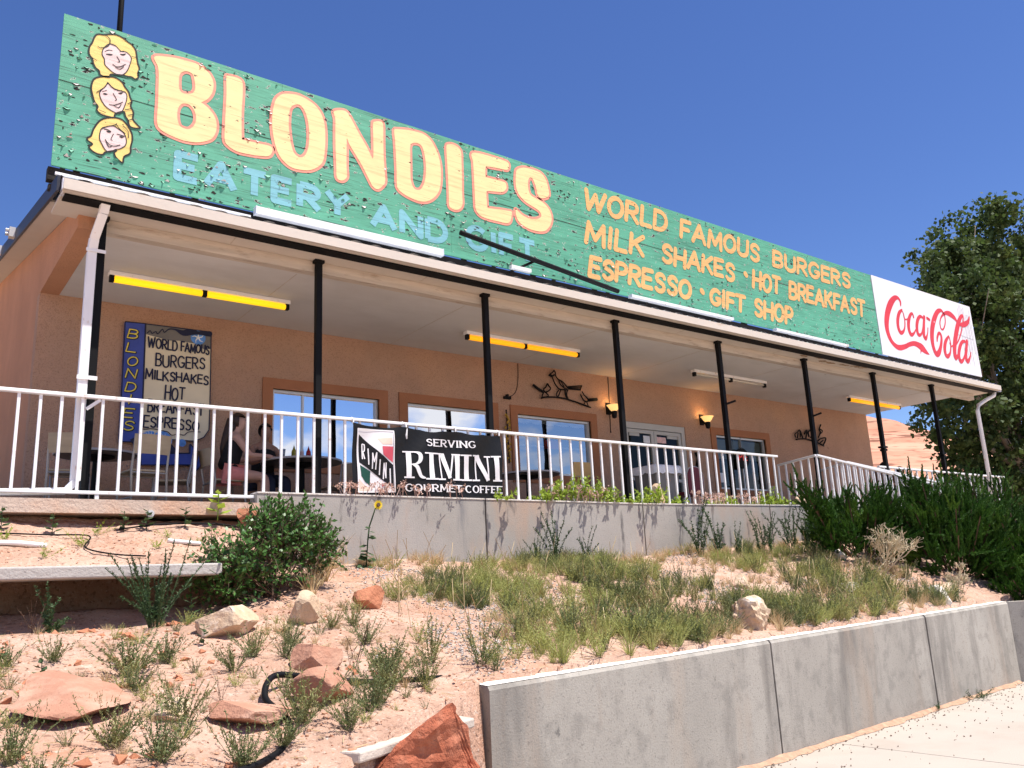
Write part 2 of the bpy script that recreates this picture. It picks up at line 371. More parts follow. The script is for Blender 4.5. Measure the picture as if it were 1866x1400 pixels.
# gutter: K-profile swept along X, open at the top
gp = [(8.60,5.60),(8.60,5.735),(8.592,5.735),(8.592,5.585),(8.535,5.585),(8.515,5.62),(8.49,5.66),(8.482,5.70),(8.482,5.735),(8.50,5.735),(8.497,5.69),(8.53,5.60),(8.585,5.595)]
gp = [(y+.2,z) for y,z in gp]
gu = MB(); n = len(gp)
gu.add([(1.22,*p) for p in gp]+[(21.1,*p) for p in gp], [(i,i+1,n+i+1,n+i) for i in range(n-1)])
gu.box(1.21,1.225,8.68,8.80,5.585,5.735); gu.box(21.10,21.115,8.68,8.80,5.585,5.735)
G = gu.build('gutter', M_gutter, BX)
MB().box(1.24,21.08,8.70,8.865,5.568,5.584).build('shadow_gap_strip', M_black, BX)  # black strip painting in the dark shadow gap under the gutter
# corrugated roof sheet
ys = [8.735,8.78,9.2,12,15,18.3]; xs = np.arange(1.2,21.2,.034)
V = []; F = []
for j,y in enumerate(ys):
    for i,xx in enumerate(xs):
        k = (xx*2*math.pi/.272) ; V.append((xx,y,ROOF(y)+.03+.014*math.copysign(abs(math.sin(k))**.5,math.sin(k))))
nx = len(xs)
for j in range(len(ys)-1):
    for i in range(nx-1): F.append((j*nx+i,j*nx+i+1,(j+1)*nx+i+1,(j+1)*nx+i))
link_mesh('roof', V, F, M_roof, BX)
rk = MB(); rk.prism([(8.74,ROOF(8.74)-.13),(18.3,ROOF(18.3)-.13),(18.3,ROOF(18.3)+.035),(8.74,ROOF(8.74)+.035)],0,1.17,1.198)
rk.build('rake_board', M_rake, BX); rk = MB(); rk.prism([(8.74,ROOF(8.74)-.13),(18.3,ROOF(18.3)-.13),(18.3,ROOF(18.3)+.035),(8.74,ROOF(8.74)+.035)],0,21.102,21.13)
rk.build('rake_board', M_rake, BX)
un = MB()
un.prism([(9.3,ROOF(9.3)-.125),(18.2,ROOF(18.2)-.125),(18.2,ROOF(18.2)-.10),(9.3,ROOF(9.3)-.10)],0,1.2,XL-.014)
un.build('rake_soffit', M_eave, BX); un = MB(); un.prism([(9.3,ROOF(9.3)-.125),(18.2,ROOF(18.2)-.125),(18.2,ROOF(18.2)-.10),(9.3,ROOF(9.3)-.10)],0,XR+.02,21.1)
un.build('rake_soffit', M_eave, BX)
for y in (11.93,13.45):
    br = MB(); z = ROOF(y)-.03
    br.box(1.10,1.168,y-.05,y+.05,z-.06,z+.07); br.tube([(1.06,y,z+.035),(1.10,y,z+.035)],.022,8); br.tube([(1.06,y,z-.02),(1.10,y,z-.02)],.022,8)
    br.build('bolt_bracket', M_alu, BX)
# downspouts
d = MB()
P = [(1.62,8.74,5.60),(1.615,8.80,5.50),(1.58,8.98,5.28),(1.575,9.025,5.15),(1.575,9.025,2.80),(1.50,9.02,2.70),(.2,9.0,2.64)]
for a,b in zip(P,P[1:]): d.bar(a,b,.088,.062,up=(0,1,0) if abs(a[2]-b[2])>.2 else (0,0,1))
DS = d.build('downspout', M_white, BX, bevel=.006)
MB().box(1.515,1.70,8.98,8.99,5.14,5.175).build('strap', M_white, DS); MB().box(1.515,1.70,8.98,8.99,3.80,3.84).build('strap', M_white, DS)
d = MB(); d.tube([(20.95,8.76,5.6),(20.93,8.78,5.50),(20.6,8.86,5.36),(20.34,8.9,5.24),(20.28,8.92,5.1),(20.28,8.92,2.7)],.045,10)
d.build('downspout', M_white, BX, smooth=True)
# porch posts
for i,x in enumerate((1.67,4.087,6.55,9.02,11.45,13.93,16.29,18.66)):
    p = MB().box(x-.036,x+.036,9.06,9.132,2.6,5.55).build('porch_post', M_black, BX)
    MB().box(x-.06,x+.06,9.05,9.138,5.55,5.587).build('post_plate', M_black, p)
    if i in (6,7): MB().box(x-.085,x+.085,9.045,9.16,4.02,4.055).box(x-.05,x+.05,9.04,9.15,3.96,4.0).build('clamp', M_black, p)
    if i in (4,5): MB().bar((x+.02,9.05,4.48),(x+.16,8.98,4.53),.035).build('clamp', M_black, p)
# windows: stucco band, white frame, pane
def window(x0,x1,z0,z1,g,div=None,tz=.15,extra=None):
    tr = MB(); yf = YW-.028
    tr.box(x0-tz,x0,yf,YW+.05,z0-tz,z1+tz); tr.box(x1,x1+tz,yf,YW+.05,z0-tz,z1+tz)
    tr.box(x0,x1,yf,YW+.05,z1,z1+tz); tr.box(x0,x1,yf,YW+.05,z0-tz,z0)
    fr = MB(); t = .04; y0,y1 = YW+.03,YW+.09
    fr.box(x0,x0+t,y0,y1,z0,z1); fr.box(x1-t,x1,y0,y1,z0,z1); fr.box(x0+t,x1-t,y0,y1,z1-t,z1); fr.box(x0+t,x1-t,y0,y1,z0,z0+t)
    if div: fr.box(div-.012,div+.012,y0+.01,y1,z0+t,z1-t)
    W = fr.build('window', M_alu, BX); tr.build('trim', M_trim, W)
    MB().add([(x0+t,YW+.07,z0+t),(x1-t,YW+.07,z0+t),(x1-t,YW+.07,z1-t),(x0+t,YW+.07,z1-t)],[(0,1,2,3)]).build('glass', g, W)
    return W
window(*OP[0],M_glassA,4.93); window(*OP[1],M_glassA); W3 = window(*OP[2],M_glassD); W4 = window(*OP[4],M_glassC,14.85)
v = MB(); zc = 4.47
for k in range(40):
    x0 = 8.86+k*.04; v.box(x0,x0+.04,YW+.095,YW+.1,4.43-.025*abs(math.sin(k*.42)),4.5)
v.build('valance', M_blind, W3)
MB().box(9.45,9.85,YW+.08,YW+.085,3.98,4.14).build('sticker', mat('red_sticker',(.75,.10,.10),.6), W3)
MB().box(8.86,10.46,YW+.09,YW+.12,4.0,4.03).build('cross_bar', M_alu, W3)
MB().box(14.04,15.60,YW+.12,YW+.125,4.06,4.47).build('blind', mat('grey_blind',(.30,.34,.33),.8,.25,2.5), W4)
MB().box(14.1,14.22,YW+.064,YW+.067,3.55,3.75).build('sticker', M_blind, W4)
# double door
D_ = MB(); y0,y1 = YW+.02,YW+.12
D_.box(11.32,11.42,y0,y1,2.6,4.62); D_.box(12.98,13.08,y0,y1,2.6,4.62); D_.box(11.42,12.98,y0,y1,4.50,4.62)
DD = D_.build('double_door', M_doorpale, BX)
for x0,x1,hx in ((11.425,12.195,12.12),(12.205,12.975,12.28)):
    l = MB(); t = .075
    l.box(x0,x0+t,y0+.02,y1-.02,2.62,4.49); l.box(x1-t,x1,y0+.02,y1-.02,2.62,4.49); l.box(x0+t,x1-t,y0+.02,y1-.02,4.42,4.49); l.box(x0+t,x1-t,y0+.02,y1-.02,2.62,2.80); l.box(x0+t,x1-t,y0+.02,y1-.02,3.5,3.56)
    lf = l.build('door_leaf', M_doorpale, DD)
    MB().add([(x0+t,y0+.05,2.8),(x1-t,y0+.05,2.8),(x1-t,y0+.05,4.42),(x0+t,y0+.05,4.42)],[(0,1,2,3)]).build('glass', M_glassB, lf)
MB().box(11.92,12.10,y0+.038,y0+.042,4.24,4.38).build('sticker', M_blind, DD)
s_ = MB().box(12.30,12.55,y0+.038,y0+.042,4.26,4.38).build('sticker', mat('pink_sticker',(.75,.50,.48),.6,.3,30), DD)
MB().box(11.55,11.82,y0+.04,y0+.07,4.36,4.42).build('door_closer', M_doorpale, DD); MB().box(12.6,12.9,y0+.04,y0+.07,4.36,4.42).build('door_closer', M_doorpale, DD)

# ------------------------------------------------------------------ porch floor, ground
struct(MB().box(-3.5,3.29,8.74,YW,2.47,2.6).box(3.291,XR+2,9.06,YW,2.47,2.6).build('porch_floor', M_curb, None))
struct(MB().box(-3.5,3.289,8.78,YW,2.601,2.604).box(3.292,XR+1.5,9.07,YW,2.601,2.604).build('porch_floor_surface', M_floor, None))
struct(MB().box(-3.5,XR+2,9.2,YB,1.2,2.466).build('foundation', M_dark, None))
def sm(a,b,t):
    t = max(0.,min(1.,(t-a)/(b-a))); return t*t*(3-2*t)
def yw(x): return 4.49+.106*x
def yu(x): return 8.8-.125*max(0,x-9.2)
def terrain0(x,y):
    a = yw(x); b = yu(x); zw = .955+.0115*x; zu = 1.95+.055*max(0,min(x,13)-9)-.05*max(0,x-13)
    t = (y-a)/(b-a); z = zw+(zu-zw)*t
    if t < 0: z = max(zw+.27*(y-a), -.3)
    if x < 3.42:
        yc = 4.12+(x-2.0)*.593
        if y < yc: z = max(-.3, min(z, zw+.27*(yc-a)-9*(yc-y)))
    if x < 2.9: z -= .14*sm(6.6,7.3,y)*(1-sm(2.3,2.9,x))
    return z
def terrain(x,y):
    z = terrain0(x,y); p = Vector((x,y,0))
    n = noise.noise(p*.9)*.05+noise.noise(p*2.7)*.025+noise.noise(p*8)*.011+noise.noise(p*21)*.006
    if x > 3.25: n *= sm(yw(x),yw(x)+.5,y)
    if x > 3.36 and y < yw(x)+.1: z = min(z,-.1-2*(yw(x)+.1-y))
    return z+n
ledge_cut = lambda x,y: x < 2.45 and y > 7.72
xs = np.arange(-5,15.6,.055); ys = np.arange(1.6,9.3,.055); V = []; F = []; nx = len(xs)
for y in ys:
    for x in xs:
        z = terrain(x,y)
        if x < 3.3 and y > 7.9: z -= 3*(y-7.9)*min(1,(3.3-x)*3)
        V.append((x,y,z))
for j in range(len(ys)-1):
    for i in range(nx-1): F.append((j*nx+i,j*nx+i+1,(j+1)*nx+i+1,(j+1)*nx+i))
struct(link_mesh('slope', V, F, M_soil, None, smooth=True))
# raised soil bed between the slab and the porch edge
def bed(x,y):
    t = (y-7.62)/(8.9-7.62); p = Vector((x,y,3))
    return 1.90+.50*t+noise.noise(p*1.6)*.06+noise.noise(p*4.5)*.035+noise.noise(p*13)*.015
xs = np.arange(-3.5,3.32,.045); ys = np.arange(7.60,9.0,.045); V = []; F = []; nx = len(xs)
for y in ys:
    for x in xs: V.append((x,y,bed(x,y)))
for j in range(len(ys)-1):
    for i in range(nx-1): F.append((j*nx+i,j*nx+i+1,(j+1)*nx+i+1,(j+1)*nx+i))
n0 = len(V); V += [(x,8.85,1.2) for x in xs]
F += [((len(ys)-4)*nx+i,(len(ys)-4)*nx+i+1,n0+i+1,n0+i) for i in range(nx-1)]
struct(link_mesh('soil_bed', V, F, M_soil, None, smooth=True))
struct(MB().add([(-900,-900,-.12),(900,-900,-.12),(900,900,-.12),(-900,900,-.12)],[(0,1,2,3)]).build('ground', M_ground, None))
sw = MB()
def slab(x0,x1):
    sw.add([(x0,yw(x0)-.02,0),(x1,yw(x1)-.02,0),(x1+.17,-1.6,0),(x0+.17,-1.6,0),(x0,yw(x0)-.02,-.1),(x1,yw(x1)-.02,-.1),(x1+.17,-1.6,-.1),(x0+.17,-1.6,-.1)],[(3,2,1,0),(4,5,6,7),(0,1,5,4),(1,2,6,5),(2,3,7,6),(3,0,4,7)])
for a,b in ((-2.5,1.0),(1.012,4.4),(4.412,7.78),(7.792,13.6)): slab(a,b)
slab(13.61,30)
struct(sw.build('sidewalk', M_side, None))
# ------------------------------------------------------------------ concrete walls
RW = thing('retaining_wall', 'long grey concrete retaining wall with pale cap rising along the sidewalk', 'wall', (3.4,4.85,0))
def wtop(x): return .955+.0113*x
cuts = [3.4,6.87,10.38,13.28]
for i in range(3):
    a,b = cuts[i]+(.016 if i else 0),cuts[i+1]-.014; off = (0,.002,-.003)[i]
    N_ = 14; V = []; F = []
    for k in range(N_+1):
        x = a+(b-a)*k/N_; y = yw(x)+off; z = wtop(x)
        V += [(x,y,-.1),(x,y,z-.035),(x,y+.02,z-.008),(x-.02,y+.17+.012*noise.noise(Vector((x*4,0,0))),z),(x-.02,y+.2,z-.05),(x-.02,y+.2,-.1)]
    for k in range(N_): F += [(6*k+j,6*(k+1)+j,6*(k+1)+j+1,6*k+j+1) for j in range(5)]
    F += [(0,1,2,3,4,5),tuple(6*N_+j for j in range(6))[::-1]]
    wp = link_mesh('wall_panel', V, F, M_conc2, RW)
    c = MB()
    for k in range(N_):
        xa = a+(b-a)*k/N_; xb = a+(b-a)*(k+1)/N_
        j = lambda x: .012*noise.noise(Vector((x*5,3,0)))
        c.add([(xa,yw(xa)+off+.018,wtop(xa)-.004),(xb,yw(xb)+off+.018,wtop(xb)-.004),(xb-.02,yw(xb)+off+.175+j(xb),wtop(xb)+.006),(xa-.02,yw(xa)+off+.175+j(xa),wtop(xa)+.006)],[(0,1,2,3)])
    c.build('cap', M_cap, wp)
MB().prism([(13.29,5.94),(13.45,6.1),(16.2,3.2),(16.0,3.0)],2,-.1,1.095).build('wall_panel', M_conc2, RW)
UW = thing('terrace_wall', 'weathered concrete terrace wall below the white railing with dark vertical joints', 'wall', (3.3,8.85,1.9))
cu = [3.30,6.25,9.05,11.62,14.2]
for i in range(4):
    a,b = cu[i]+(.012 if i else 0),cu[i+1]-.012; pf = []; 
    q = [a+(b-a)*k/5 for k in range(6)]
    poly = [(x,yu(x)+.05) for x in q]+[(x,yu(x)+.25) for x in q[::-1]]
    p_ = MB().prism(poly,2,1.4,2.715).build('wall_panel', M_conc, UW)
    poly = [(x,yu(x)+.042) for x in q]+[(x,yu(x)+.26) for x in q[::-1]]
    MB().prism(poly,2,2.716,2.732).build('cap', M_cap, p_)
LG = tag(MB().box(-4.5,2.42,7.24,7.66,1.83,1.925).build('concrete_slab', mat('slab_concrete',(.45,.42,.395),.9,.08,2,.4,40), None, bevel=.012), 'long pale concrete slab jutting over a dark hollow below the soil bed', 'slab')
